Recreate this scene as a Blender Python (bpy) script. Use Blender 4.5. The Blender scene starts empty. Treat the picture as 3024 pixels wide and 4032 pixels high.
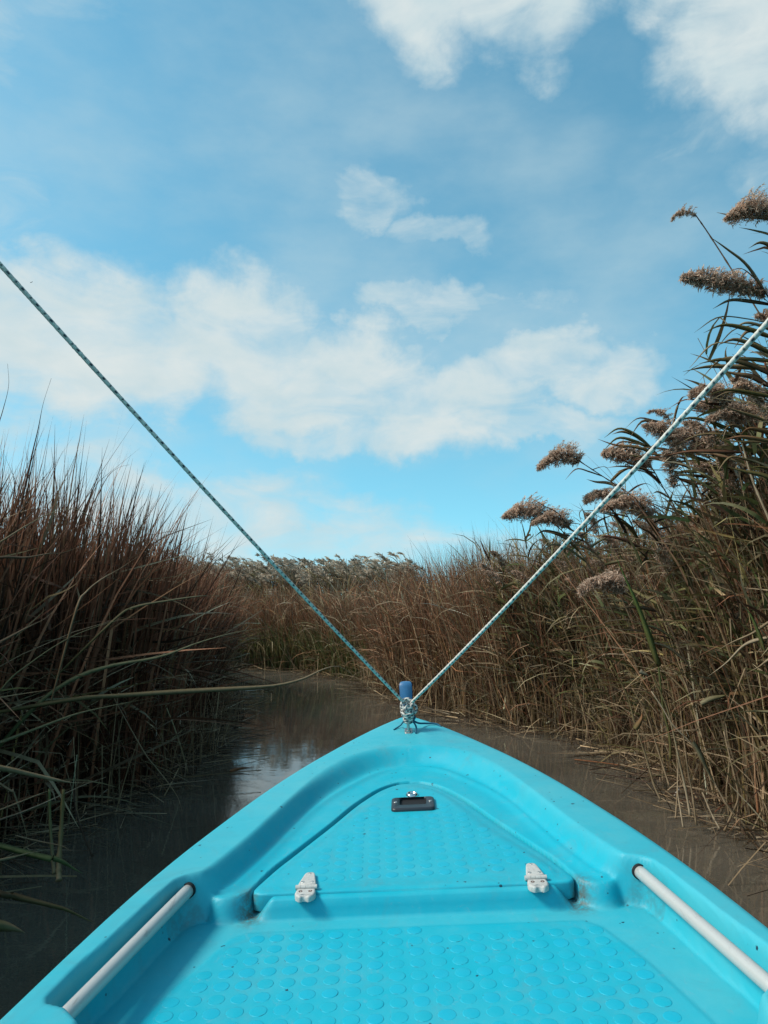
import bpy, math, random
import numpy as np
from mathutils import Vector, Matrix
random.seed(7); rng = np.random.default_rng(7)
R = math.radians
C = bpy.context.scene.collection
sc = bpy.context.scene

# ------------------------------------------------------------------ camera
EYE = 1.15; PITCH = 6.7; FOC = 2912.0
cam_d = bpy.data.cameras.new('camera'); cam = bpy.data.objects.new('camera', cam_d); C.objects.link(cam)
cam.location = (0, 0, EYE); cam.rotation_euler = (R(90 + PITCH), 0, 0)
cam_d.sensor_fit = 'VERTICAL'; cam_d.sensor_height = 36.0; cam_d.lens = 36.0 * FOC / 4032
cam_d.clip_start = 0.02; cam_d.clip_end = 2000
sc.camera = cam

# ------------------------------------------------------------------ sky, sun, exposure
SUN_AZ, SUN_EL = -98.0, 44.0          # degrees, azimuth from +y towards +x
w = bpy.data.worlds.new('World'); sc.world = w; w.use_nodes = True
nt = w.node_tree; nt.nodes.clear(); N = nt.nodes; LK = nt.links
def wn(t, **k):
    n = N.new(t)
    for a, b in k.items(): setattr(n, a, b)
    return n
def wmath(op, a, b=None, c=None, clamp=False):
    n = wn('ShaderNodeMath', operation=op, use_clamp=clamp)
    for i, v in enumerate((a, b, c)):
        if v is None: continue
        if isinstance(v, (int, float)): n.inputs[i].default_value = v
        else: LK.new(v, n.inputs[i])
    return n.outputs[0]
def wvec(op, a, b=None):
    n = wn('ShaderNodeVectorMath', operation=op)
    for i, v in enumerate((a, b)):
        if v is None: continue
        if isinstance(v, tuple): n.inputs[i].default_value = v
        else: LK.new(v, n.inputs[i])
    return n
tc = wn('ShaderNodeTexCoord')
dirv = wvec('NORMALIZE', tc.outputs['Generated']).outputs[0]
# warp the lookup a little so that cloud outlines are ragged
nz = wn('ShaderNodeTexNoise'); nz.inputs['Scale'].default_value = 7.0; nz.inputs['Detail'].default_value = 6; nz.inputs['Roughness'].default_value = .6
LK.new(dirv, nz.inputs['Vector'])
wob = wvec('SUBTRACT', nz.outputs['Color'], (.5, .5, .5)).outputs[0]
wsc = wvec('SCALE', wob); wsc.inputs['Scale'].default_value = .16
dw = wvec('NORMALIZE', wvec('ADD', dirv, wsc.outputs[0]).outputs[0]).outputs[0]
sp = wn('ShaderNodeSeparateXYZ'); LK.new(dw, sp.inputs[0])
az = wmath('ARCTAN2', sp.outputs[0], sp.outputs[1]); el = wmath('ARCSINE', sp.outputs[2])
cmb = wn('ShaderNodeCombineXYZ'); LK.new(az, cmb.inputs[0]); LK.new(el, cmb.inputs[1])
CLOUDS = [(-29, 19.5, 9, 6, 1.2), (-20, 18.0, 9, 6.0, 1.2), (-11.5, 20.2, 7, 5.8, 1.2), (-8, 16.8, 9, 5.0, 1.2), (-1, 16.0, 8, 4.6, 1.1),
          (6, 15.2, 8, 4.4, 1.1), (11, 17.6, 8, 3.3, 1.0), (17, 16.4, 6, 2.6, .9), (-6, 12.4, 5, 2.4, .85), (13, 12.8, 7, 2.0, .85),
          (3.5, 21.6, 5, 2.0, .75), (9, 22.4, 6, 1.4, .5), (0.5, 12.4, 7, 2.8, 1.0), (-1, 29.6, 4.2, 2.8, .80), (4.4, 27.2, 4.6, 1.6, .66),
          (4, 43.5, 7, 6.5, 1.1), (11, 42.5, 7, 6.0, 1.1), (30, 37.5, 8, 7.0, 1.2), (25.5, 42, 6, 5, 1.1), (24, 32, 4, 2.2, .4), (18.5, 43.5, 5, 4, .7),
          (30, 29, 5, 4, .6), (-29, 41, 8, 6, .5), (-31, 30, 7, 9, .42), (-18, 6.0, 15, 5.0, 1.0), (-27, 9, 11, 6, .8), (-7, 4.0, 15, 3.6, .8),
          (12, 3.0, 16, 3.2, .62), (-40, 17, 9, 6, 1), (-52, 24, 10, 6, 1), (40, 14, 9, 4, .9), (47, 40, 10, 7, 1), (60, 20, 12, 6, .9),
          (-70, 13, 12, 6, .9), (85, 34, 13, 8, 1), (-95, 30, 14, 8, .9), (110, 15, 14, 6, .9), (-125, 18, 15, 7, .9), (140, 30, 15, 9, .9), (-158, 28, 14, 8, .8), (168, 14, 9, 5, .8)]
acc = None
for (a, e, ra, re, wt) in CLOUDS:
    s = wvec('SUBTRACT', cmb.outputs[0], (R(a), R(e), 0)).outputs[0]
    s = wvec('MULTIPLY', s, (1 / R(ra), 1 / R(re), 0)).outputs[0]
    dd = wvec('DOT_PRODUCT', s, s).outputs['Value']
    b = wmath('MULTIPLY', wmath('SUBTRACT', 1.35, dd, clamp=True), wt)
    acc = b if acc is None else wmath('MAXIMUM', acc, b)
n2 = wn('ShaderNodeTexNoise'); n2.inputs['Scale'].default_value = 9.0; n2.inputs['Detail'].default_value = 9; n2.inputs['Roughness'].default_value = .58; n2.inputs['Distortion'].default_value = .6
strz = wvec('MULTIPLY', dirv, (1, 1, 2.1)).outputs[0]; LK.new(strz, n2.inputs['Vector'])
n3 = wn('ShaderNodeTexNoise'); n3.inputs['Scale'].default_value = 2.4; n3.inputs['Detail'].default_value = 7; n3.inputs['Roughness'].default_value = .55
LK.new(strz, n3.inputs['Vector'])
dens = wmath('ADD', acc, wmath('MULTIPLY', wmath('SUBTRACT', n2.outputs['Fac'], .5), 1.7))
mr = wn('ShaderNodeMapRange', interpolation_type='SMOOTHSTEP'); LK.new(dens, mr.inputs[0]); mr.inputs[1].default_value = .04; mr.inputs[2].default_value = 1.42
thin = wn('ShaderNodeMapRange', interpolation_type='SMOOTHSTEP'); LK.new(n3.outputs['Fac'], thin.inputs[0]); thin.inputs[1].default_value = .40; thin.inputs[2].default_value = .72; thin.inputs[4].default_value = .52
cov = wmath('MAXIMUM', mr.outputs[0], thin.outputs[0])
sky = wn('ShaderNodeTexSky', sky_type='NISHITA', sun_disc=False); sky.sun_elevation = R(SUN_EL); sky.sun_rotation = R(SUN_AZ)
sky.air_density = 1.0; sky.dust_density = .35; sky.ozone_density = 1.0; sky.altitude = 50
skv = wvec('NORMALIZE', wvec('ADD', dirv, (0, 0, .16)).outputs[0]).outputs[0]; LK.new(skv, sky.inputs[0])   # softer horizon band
tint = wn('ShaderNodeMix', data_type='RGBA', blend_type='MULTIPLY'); tint.inputs[0].default_value = 1
LK.new(sky.outputs[0], tint.inputs[6]); tint.inputs[7].default_value = (1.12, 1.95, 1.66, 1)
# cloud tone: brighter crests, greyer bodies
n4 = wn('ShaderNodeTexNoise'); n4.inputs['Scale'].default_value = 14.0; n4.inputs['Detail'].default_value = 6; LK.new(strz, n4.inputs['Vector'])
cr = wn('ShaderNodeMix', data_type='RGBA'); LK.new(wmath('MULTIPLY', n4.outputs['Fac'], wmath('ADD', mr.outputs[0], .2), clamp=True), cr.inputs[0])
cr.inputs[6].default_value = (3.8, 5.2, 5.7, 1); cr.inputs[7].default_value = (6.0, 6.4, 6.3, 1)
mx = wn('ShaderNodeMix', data_type='RGBA'); LK.new(cov, mx.inputs[0]); LK.new(tint.outputs[2], mx.inputs[6]); LK.new(cr.outputs[2], mx.inputs[7])
bg = wn('ShaderNodeBackground'); bg.inputs[1].default_value = .10; LK.new(mx.outputs[2], bg.inputs[0])
out = wn('ShaderNodeOutputWorld'); LK.new(bg.outputs[0], out.inputs[0])
w.cycles.sampling_method = 'MANUAL'; w.cycles.sample_map_resolution = 512

sl = bpy.data.lights.new('sun', 'SUN'); sl.energy = 3.1; sl.angle = R(16); sl.color = (1, .93, .83)
so = bpy.data.objects.new('sun', sl); C.objects.link(so)
sd = Vector((math.sin(R(SUN_AZ)) * math.cos(R(SUN_EL)), math.cos(R(SUN_AZ)) * math.cos(R(SUN_EL)), math.sin(R(SUN_EL))))
so.rotation_euler = sd.to_track_quat('Z', 'Y').to_euler(); so.location = sd * 20
sc.view_settings.view_transform = 'Standard'; sc.view_settings.look = 'None'; sc.view_settings.exposure = .35; sc.view_settings.gamma = 1
sc.view_settings.use_curve_mapping = False
sc.cycles.max_bounces = 6; sc.cycles.transparent_max_bounces = 6; sc.cycles.caustics_reflective = False; sc.cycles.caustics_refractive = False
sc.cycles.use_denoising = True; sc.cycles.denoising_prefilter = 'ACCURATE'

# ------------------------------------------------------------------ helpers
def tag(o, label=None, cat=None, group=None, kind=None):
    if label: o['label'] = label
    if cat: o['category'] = cat
    if group: o['group'] = group
    if kind: o['kind'] = kind
    return o
def empty(name, loc=(0, 0, 0)):
    o = bpy.data.objects.new(name, None); C.objects.link(o); o.location = loc; o.empty_display_size = .1; return o
def link(name, me, parent=None, mat=None):
    o = bpy.data.objects.new(name, me); C.objects.link(o)
    if mat is not None and not me.materials: me.materials.append(mat)
    if parent: o.parent = parent
    return o
def mesh_np(name, V, F, smooth=True, col=None, extra=None):
    """V (n,3), F: list of (m,k) int arrays with k = 3 or 4."""
    me = bpy.data.meshes.new(name); V = np.asarray(V, np.float32)
    me.vertices.add(len(V)); me.vertices.foreach_set('co', V.ravel())
    loops = np.concatenate([f.ravel() for f in F]).astype(np.int32)
    tot = np.concatenate([np.full(len(f), f.shape[1], np.int32) for f in F])
    st = np.concatenate([[0], np.cumsum(tot)[:-1]]).astype(np.int32)
    me.loops.add(len(loops)); me.loops.foreach_set('vertex_index', loops)
    me.polygons.add(len(tot)); me.polygons.foreach_set('loop_start', st); me.polygons.foreach_set('loop_total', tot)
    me.polygons.foreach_set('use_smooth', np.full(len(tot), smooth, bool))
    me.update(calc_edges=True); me.validate(clean_customdata=False)
    if col is not None:
        a = me.color_attributes.new('tint', 'FLOAT_COLOR', 'POINT')
        c = np.ones((len(V), 4), np.float32); c[:, :3] = col; a.data.foreach_set('color', c.ravel())
    for k, v in (extra or {}).items():
        a = me.attributes.new(k, 'FLOAT', 'POINT'); a.data.foreach_set('value', np.asarray(v, np.float32))
    return me
def un(x, y, D):
    """a point D metres ahead of the eye along the sight line through photo position x, y"""
    v = np.array([(x - 1512) / FOC, 1, -(y - 2016) / FOC]); c, s = math.cos(R(PITCH)), math.sin(R(PITCH))
    v = np.array([v[0], v[1] * c - v[2] * s, v[1] * s + v[2] * c]); return v * (D / v[1]) + [0, 0, EYE]
def curve_pts(P, n):
    """Catmull-Rom through P, n samples"""
    P = np.asarray(P, float); m = len(P); Q = np.vstack([2 * P[0] - P[1], P, 2 * P[-1] - P[-2]])
    t = np.linspace(0, m - 1 - 1e-9, n); i = t.astype(int); u = (t - i)[:, None]
    a, b, c, d = Q[i], Q[i + 1], Q[i + 2], Q[i + 3]
    return .5 * (2 * b + (c - a) * u + (2 * a - 5 * b + 4 * c - d) * u * u + (3 * b - a - 3 * c + d) * u ** 3)
def frames(P):
    T = np.gradient(P, axis=0); T /= np.linalg.norm(T, axis=1)[:, None] + 1e-12
    u = np.array([0, 0, 1.]) if abs(T[0][2]) < .9 else np.array([1., 0, 0]); A = []; B = []
    for t in T:
        s = np.cross(t, u); s /= np.linalg.norm(s) + 1e-12; u = np.cross(s, t); A.append(s); B.append(u)
    return T, np.array(A), np.array(B)
def tube(P, r, sides=8, caps=True):
    P = np.asarray(P, float); n = len(P); r = np.broadcast_to(np.asarray(r, float), (n,)) if np.ndim(r) < 2 else r
    T, A, B = frames(P); th = np.arange(sides) / sides * 2 * math.pi
    rr = r[:, None] if np.ndim(r) == 1 else r
    V = P[:, None] + A[:, None] * (np.cos(th) * rr)[..., None] + B[:, None] * (np.sin(th) * rr)[..., None]
    V = V.reshape(-1, 3); i, j = np.meshgrid(np.arange(n - 1), np.arange(sides), indexing='ij'); k = (j + 1) % sides
    F = [np.stack([i * sides + j, i * sides + k, (i + 1) * sides + k, (i + 1) * sides + j], -1).reshape(-1, 4)]
    if caps:
        m = len(V); V = np.vstack([V, P[0], P[-1]]); j = np.arange(sides); k = (j + 1) % sides
        F.append(np.stack([k, j, np.full(sides, m)], -1)); o = (n - 1) * sides
        F.append(np.stack([o + j, o + k, np.full(sides, m + 1)], -1))
    return V, F
class Acc:
    def __init__(s): s.V = []; s.F = {}; s.c = []; s.n = 0
    def add(s, V, F, col):
        V = np.asarray(V); s.V.append(V); s.c.append(np.broadcast_to(col, (len(V), 3)))
        for f in F: s.F.setdefault(f.shape[1], []).append(f + s.n)
        s.n += len(V)
    def mesh(s, name, smooth=False):
        return mesh_np(name, np.vstack(s.V), [np.vstack(f) for f in s.F.values()], smooth, np.vstack(s.c))
def lathe(prof, sides=24):
    """prof: list of (r, z)"""
    P = np.array(prof); th = np.arange(sides) / sides * 2 * math.pi; n = len(P)
    V = np.stack([P[:, :1] * np.cos(th), P[:, :1] * np.sin(th), np.repeat(P[:, 1:], sides, 1)], -1).reshape(-1, 3)
    i, j = np.meshgrid(np.arange(n - 1), np.arange(sides), indexing='ij'); k = (j + 1) % sides
    return V, [np.stack([i * sides + j, i * sides + k, (i + 1) * sides + k, (i + 1) * sides + j], -1).reshape(-1, 4)]
def slab(poly, z0, z1, bev=.002, hole=None):
    """a plate from a ccw outline with a bevelled top edge"""
    P = np.array(poly, float); n = len(P)
    def inset(P, d):
        a = P - np.roll(P, 1, 0); b = np.roll(P, -1, 0) - P
        a /= np.linalg.norm(a, axis=1)[:, None] + 1e-12; b /= np.linalg.norm(b, axis=1)[:, None] + 1e-12
        na = np.c_[-a[:, 1], a[:, 0]]; nb = np.c_[-b[:, 1], b[:, 0]]; m = na + nb
        m /= (np.linalg.norm(m, axis=1) ** 2 / 2)[:, None].clip(.3); return P + m * d
    rings = [(P, z0), (P, z1 - bev), (inset(P, bev * .3), z1 - bev * .3), (inset(P, bev), z1), (inset(P, bev * 1.25), z1 + 1e-5)]
    V = np.vstack([np.c_[p, np.full(n, z)] for p, z in rings]); F = []
    for k in range(4):
        i = np.arange(n); j = (i + 1) % n; F.append(np.stack([k * n + i, k * n + j, (k + 1) * n + j, (k + 1) * n + i], -1))
    m = len(V)
    if hole is None:
        c = P.mean(0); V = np.vstack([V, [c[0], c[1], z1]]); i = np.arange(n); j = (i + 1) % n
        F.append(np.stack([4 * n + i, 4 * n + j, np.full(n, m)], -1))
    else:      # hole: outline with the same count of points
        H, zd = np.array(hole[0], float), hole[1]
        V = np.vstack([V, np.c_[H, np.full(n, z1)], np.c_[H, np.full(n, zd)]]); i = np.arange(n); j = (i + 1) % n
        for a, b in ((4 * n, m), (m, m + n)): F.append(np.stack([a + i, a + j, b + j, b + i], -1))
    return V, F
def rrect(cx, cy, hx, hy, r, k=4):
    P = []
    for q, (sx, sy) in enumerate(((1, 1), (-1, 1), (-1, -1), (1, -1))):
        for i in range(k + 1):
            a = (q + i / k) * math.pi / 2; P.append((cx + sx * (hx - r) + r * math.cos(a), cy + sy * (hy - r) + r * math.sin(a)))
    return P

# ------------------------------------------------------------------ materials
def material(name):
    m = bpy.data.materials.new(name); m.use_nodes = True; t = m.node_tree
    return m, t, t.nodes['Principled BSDF']
class NB:
    def __init__(s, t): s.t = t
    def n(s, typ, **k):
        n = s.t.nodes.new(typ)
        for a, b in k.items(): setattr(n, a, b)
        return n
    def l(s, a, b): s.t.links.new(a, b)
    def coord(s, which='Object'): return s.n('ShaderNodeTexCoord').outputs[which]
    def noise(s, scale, detail=4, rough=.55, vec=None, dist=0):
        n = s.n('ShaderNodeTexNoise'); n.inputs['Scale'].default_value = scale; n.inputs['Detail'].default_value = detail; n.inputs['Roughness'].default_value = rough; n.inputs['Distortion'].default_value = dist
        s.l(vec if vec is not None else s.coord(), n.inputs['Vector']); return n.outputs['Fac']
    def ramp(s, v, a, b, o0=0, o1=1):
        n = s.n('ShaderNodeMapRange', interpolation_type='SMOOTHSTEP'); s.l(v, n.inputs[0])
        for i, x in ((1, a), (2, b), (3, o0), (4, o1)): n.inputs[i].default_value = x
        return n.outputs[0]
    def math(s, op, a, b=None, clamp=False):
        n = s.n('ShaderNodeMath', operation=op, use_clamp=clamp)
        for i, v in enumerate((a, b)):
            if v is None: continue
            if isinstance(v, (int, float)): n.inputs[i].default_value = v
            else: s.l(v, n.inputs[i])
        return n.outputs[0]
    def mix(s, f, a, b, typ='MIX'):
        n = s.n('ShaderNodeMix', data_type='RGBA', blend_type=typ)
        for i, v in ((0, f), (6, a), (7, b)):
            if isinstance(v, (int, float)): n.inputs[i].default_value = v
            elif isinstance(v, tuple): n.inputs[i].default_value = (*v, 1)
            else: s.l(v, n.inputs[i])
        return n.outputs[2]
    def bump(s, h, strength, dist, prev=None):
        n = s.n('ShaderNodeBump'); n.inputs['Strength'].default_value = strength; n.inputs['Distance'].default_value = dist; s.l(h, n.inputs['Height'])
        if prev is not None: s.l(prev, n.inputs['Normal'])
        return n.outputs[0]
    def scalev(s, v, k):
        n = s.n('ShaderNodeVectorMath', operation='MULTIPLY'); s.l(v, n.inputs[0]); n.inputs[1].default_value = k; return n.outputs[0]

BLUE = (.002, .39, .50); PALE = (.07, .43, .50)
def boat_plastic(name, chalk=1.0, disc=False):
    m, t, b = material(name); k = NB(t); co = k.coord()
    big = k.ramp(k.noise(3.2, 5, .6, co, .4), .38, .72); mid = k.ramp(k.noise(17, 6, .65, co, .3), .42, .75)
    glance = k.n('ShaderNodeAttribute', attribute_name='glance_pale')  # mask of the sun glance painted in with the pale colour
    f = k.math('MULTIPLY', k.math('ADD', k.math('ADD', k.math('MULTIPLY', big, .40), k.math('MULTIPLY', mid, .28)), k.math('MULTIPLY', glance.outputs['Fac'], .55)), chalk, True)
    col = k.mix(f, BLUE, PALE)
    gr = k.ramp(k.noise(8, 7, .7, co, .8), .50, .78); col = k.mix(k.math('MULTIPLY', gr, .60), col, (.075, .31, .36))
    # greyish scuffs
    sv = k.scalev(co, (1, .45, 1)); sc1 = k.ramp(k.noise(46, 6, .75, sv, 1.2), .56, .74)
    col = k.mix(k.math('MULTIPLY', sc1, .50), col, (.16, .40, .46))
    # chips: small dark nicks where a coarse noise lets them
    vo = k.n('ShaderNodeTexVoronoi', feature='F1'); vo.inputs['Scale'].default_value = 26; k.l(co, vo.inputs['Vector'])
    wn_ = k.noise(220, 3, .6, co)
    rad = k.math('ADD', k.math('MULTIPLY', wn_, .30), -.06)
    wsel = k.n('ShaderNodeSeparateColor'); k.l(vo.outputs['Color'], wsel.inputs[0])
    some = k.ramp(wsel.outputs[0], .80, .82); spot = k.math('LESS_THAN', vo.outputs['Distance'], rad)
    col = k.mix(k.math('MULTIPLY', spot, some), col, (.012, .045, .075))
    vo2 = k.n('ShaderNodeTexVoronoi', feature='F1'); vo2.inputs['Scale'].default_value = 70; k.l(co, vo2.inputs['Vector'])
    ws2 = k.n('ShaderNodeSeparateColor'); k.l(vo2.outputs['Color'], ws2.inputs[0])
    sp2 = k.math('MULTIPLY', k.math('LESS_THAN', vo2.outputs['Distance'], .17), k.ramp(ws2.outputs[1], .93, .94))
    col = k.mix(k.math('MULTIPLY', sp2, .8), col, (.02, .07, .10))
    if not disc:
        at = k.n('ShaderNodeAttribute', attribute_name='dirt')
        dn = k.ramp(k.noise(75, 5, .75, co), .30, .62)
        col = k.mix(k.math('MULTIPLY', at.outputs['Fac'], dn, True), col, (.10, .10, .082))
    else:
        rad_ = k.n('ShaderNodeVectorMath', operation='LENGTH'); k.l(co, rad_.inputs[0]); arc = k.math('MULTIPLY', k.ramp(rad_.outputs['Value'], .0140, .0149), k.ramp(k.noise(60, 2, .5, k.coord('Object')), .5, .62))
        oi = k.n('ShaderNodeObjectInfo'); col = k.mix(k.math('MULTIPLY', oi.outputs['Random'], .30), col, (.004, .40, .60)); col = k.mix(k.math('MULTIPLY', arc, .8), col, (.02, .12, .16))
    k.l(col, b.inputs['Base Color'])
    k.l(k.ramp(k.noise(30, 4, .6, co), .3, .8, .46, .62), b.inputs['Roughness'])
    b.inputs['Specular IOR Level'].default_value = .32
    nb_ = k.bump(k.noise(7, 3, .5, co), .25, .006); nb_ = k.bump(k.noise(240, 3, .6, co), .12, .0008, nb_)
    k.l(nb_, b.inputs['Normal'])
    return m
M_BLUE = boat_plastic('boat_plastic'); M_DISC = boat_plastic('disc_plastic', .75, True)
def simple(name, col, rough=.5, metal=0, var=.25, vs=40, bump=.2):
    m, t, b = material(name); k = NB(t); co = k.coord()
    k.l(k.mix(k.ramp(k.noise(vs, 5, .65, co), .35, .75, 0, var), col, tuple(c * .35 for c in col)), b.inputs['Base Color'])
    b.inputs['Roughness'].default_value = rough; b.inputs['Metallic'].default_value = metal
    k.l(k.bump(k.noise(vs * 4, 3, .6, co), bump, .0006), b.inputs['Normal']); return m
M_WHITE = simple('hinge_white_plastic', (.56, .53, .49), .55, 0, .4, 120)
M_RUST = simple('rusted_screw', (.13, .045, .025), .7, .3, .6, 400)
M_STEEL = simple('dull_steel', (.55, .52, .48), .32, .9, .35, 150)
M_CHROME = simple('chrome', (.75, .74, .72), .14, 1, .2, 200)
M_BLACK = simple('black_plastic', (.022, .028, .036), .42, 0, .3, 90)
M_HOLE = simple('dark_recess', (.006, .006, .007), .8)
M_NAVY = simple('blue_rubber', (.050, .18, .36), .42, 0, .35, 45)
M_NAVYD = simple('dark_blue_rubber', (.012, .018, .05), .5, 0, .3, 45)
M_CORD = simple('teal_cord', (.012, .12, .20), .8, 0, .6, 300)
def rail_mat():
    m, t, b = material('worn_white_tube'); k = NB(t); co = k.coord()
    v = k.scalev(co, (1, .25, 1)); s = k.ramp(k.noise(60, 6, .75, v, .8), .56, .70)
    c = k.mix(k.math('MULTIPLY', s, .55), (.52, .50, .47), (.25, .22, .20))
    c = k.mix(k.ramp(k.noise(24, 5, .8, v, 2), .68, .72, 0, .6), c, (.34, .20, .15))
    k.l(c, b.inputs['Base Color']); b.inputs['Roughness'].default_value = .42; b.inputs['Metallic'].default_value = .15
    k.l(k.bump(k.noise(200, 3, .6, co), .2, .0006), b.inputs['Normal']); return m
M_RAIL = rail_mat()
def rope_mat():
    m, t, b = material('braided_rope'); k = NB(t); at = k.n('ShaderNodeAttribute', attribute_name='tint'); co = k.coord()
    c = k.mix(k.ramp(k.noise(90, 4, .7, co), .5, .8, 0, .35), at.outputs['Color'], (.34, .33, .31))
    k.l(c, b.inputs['Base Color']); b.inputs['Roughness'].default_value = .85
    k.l(k.bump(k.noise(500, 2, .6, co), .5, .001), b.inputs['Normal']); return m
M_ROPE = rope_mat()
def reed_mat(name, trans=.25, rough=.6, spec=.14):
    m, t, b = material(name); k = NB(t); at = k.n('ShaderNodeAttribute', attribute_name='tint'); co = k.coord()
    v = k.scalev(co, (1, 1, .3))
    c = k.mix(k.ramp(k.noise(38, 4, .7, v), .35, .75, 0, .38), at.outputs['Color'], (.30, .27, .22), 'MULTIPLY')
    k.l(c, b.inputs['Base Color']); b.inputs['Roughness'].default_value = rough; b.inputs['Specular IOR Level'].default_value = spec
    tr = k.n('ShaderNodeBsdfTranslucent'); k.l(c, tr.inputs[0]); mxs = k.n('ShaderNodeMixShader'); mxs.inputs[0].default_value = trans
    k.l(b.outputs[0], mxs.inputs[1]); k.l(tr.outputs[0], mxs.inputs[2]); k.l(mxs.outputs[0], t.nodes['Material Output'].inputs[0]); return m
M_REED = reed_mat('reed_blade'); M_PLUME = reed_mat('reed_plume', .4, .9, .05)
def water_mat():
    m, t, b = material('murky_water'); k = NB(t); co = k.coord()
    c = k.mix(k.ramp(k.noise(.9, 5, .6, co), .35, .7), (.074, .062, .047), (.108, .091, .070))
    k.l(c, b.inputs['Base Color']); b.inputs['Roughness'].default_value = .03; b.inputs['IOR'].default_value = 2.3
    st = k.scalev(co, (1, 1.9, 1))
    nb_ = k.bump(k.noise(2.3, 2, .5, st), .025, .05); nb_ = k.bump(k.noise(15, 3, .55, st, .5), .10, .003, nb_)
    k.l(nb_, b.inputs['Normal']); return m
def mud_mat():
    m, t, b = material('wet_mud'); k = NB(t); co = k.coord()
    k.l(k.mix(k.ramp(k.noise(6, 6, .7, co), .35, .7), (.018, .013, .010), (.05, .036, .024)), b.inputs['Base Color']); b.inputs['Roughness'].default_value = .7
    k.l(k.bump(k.noise(20, 5, .7, co), .6, .03), b.inputs['Normal']); return m

# ------------------------------------------------------------------ banks, water, ground
# waterlines in plan (metres); the water lies between them
LEFTB = np.array([(-2.1, -6), (-2.1, 0), (-2.0, 2.2), (-1.86, 3.6), (-1.70, 4.1), (-1.48, 4.75), (-1.46, 5.9), (-1.58, 7.1), (-1.95, 9.2), (-3.2, 10.6), (-6, 11.2), (-14, 11.5)])
RIGHTB = np.array([(2.2, -6), (2.15, 0), (2.05, 2.2), (1.86, 3.75), (1.86, 4.5), (1.83, 5.5), (1.66, 6.3), (1.12, 6.9), (.6, 7.8), (.1, 8.7), (-.2, 10.5), (-1.25, 12.1), (-2.3, 12.6), (-6, 13.0), (-14, 13.3)])
def seg_dist(P, L):
    a = L[:-1][None]; b = L[1:][None]; p = P[:, None]; ab = b - a
    t = ((p - a) * ab).sum(-1) / ((ab ** 2).sum(-1) + 1e-18); t = t.clip(0, 1); q = a + ab * t[..., None]
    return np.sqrt(((p - q) ** 2).sum(-1)).min(1)
def inside(P, poly):
    x, y = P[:, 0][:, None], P[:, 1][:, None]; a = poly[None]; b = np.roll(poly, -1, 0)[None]
    c = ((a[..., 1] > y) != (b[..., 1] > y)) & (x < (b[..., 0] - a[..., 0]) * (y - a[..., 1]) / (b[..., 1] - a[..., 1] + 1e-12) + a[..., 0])
    return (c.sum(1) % 2) == 1
CHANNEL = np.vstack([LEFTB, RIGHTB[::-1]])
def bank_d(P):
    """distance behind the waterline (positive on the banks)"""
    d = np.minimum(seg_dist(P, LEFTB), seg_dist(P, RIGHTB)); return np.where(inside(P, CHANNEL), -d, d)
xs = np.concatenate([[-400, -150, -60, -30], np.arange(-16, 12.1, .3), [16, 30, 60, 150, 400]]); ys = np.concatenate([[-400, -150, -60, -20], np.arange(-8, 20, .3), [22, 26, 32, 45, 80, 150, 400]])
X, Y = np.meshgrid(xs, ys); G = np.c_[X.ravel(), Y.ravel()]; bd = bank_d(G)
Z = np.where(bd < 0, -.45 + .40 * np.exp(bd * 2.2), -.05 + .10 * (1 - np.exp(-bd * 1.6)))
Z += rng.normal(0, .012, len(Z)); nx = len(xs)
i, j = np.meshgrid(np.arange(len(ys) - 1), np.arange(nx - 1), indexing='ij')
F = np.stack([i * nx + j, i * nx + j + 1, (i + 1) * nx + j + 1, (i + 1) * nx + j], -1).reshape(-1, 4)
g = link('ground', mesh_np('ground', np.c_[G, Z], [F]), None, mud_mat()); tag(g, 'dark wet mud bed rising into the reed banks', kind='structure')
V = np.array([(-400, -400, 0), (400, -400, 0), (400, 400, 0), (-400, 400, 0)]); wtr = link('water', mesh_np('water', V, [np.array([[0, 1, 2, 3]])]), None, water_mat())
tag(wtr, 'murky brown still water of the narrow channel', kind='structure')

# ------------------------------------------------------------------ the boat
BM = Matrix(((0.9983841607648881, 0.024987555704728815, -0.05103615966835041, 0.0574451082404049),
             (-0.028084597940904458, 0.9977489169223821, -0.06089625718146815, 1.3963324451325412),
             (0.04939962441444295, 0.06223118864457629, 0.9968384805311217, 0.46463476848414553), (0, 0, 0, 1)))
boat = empty('rowing_boat'); boat.matrix_world = BM
tag(boat, 'turquoise plastic boat bow with hinged triangular hatch and white grab rails', 'boat')
OUT = np.array([(-2.45, .50), (-2.2, .58), (-1.5, .66), (-1, .685), (-.5, .662), (-.2, .622), (0, .597), (.2, .567), (.4, .527), (.6, .477), (.8, .422), (1.0, .357), (1.2, .280), (1.35, .211), (1.5, .130), (1.58, .083), (1.64, .045), (1.665, .026), (1.675, .002)])
def smooth_interp(x, xp, fp):
    """monotone-ish cubic through the points"""
    xp = np.asarray(xp); fp = np.asarray(fp); d = np.gradient(fp, xp); i = np.clip(np.searchsorted(xp, x) - 1, 0, len(xp) - 2)
    h = xp[i + 1] - xp[i]; t = ((x - xp[i]) / h).clip(0, 1)
    return (2 * t**3 - 3 * t**2 + 1) * fp[i] + (t**3 - 2 * t**2 + t) * h * d[i] + (-2 * t**3 + 3 * t**2) * fp[i + 1] + (t**3 - t**2) * h * d[i + 1]
def half(x): return smooth_interp(x, OUT[:, 0], OUT[:, 1])
def mirror(R_):      # right-hand half outline, rear to front -> closed polygon
    R_ = np.array(R_, float); return np.vstack([R_, (R_ * [-1, 1])[::-1]])
def densify(P, n=4):
    return P
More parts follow.
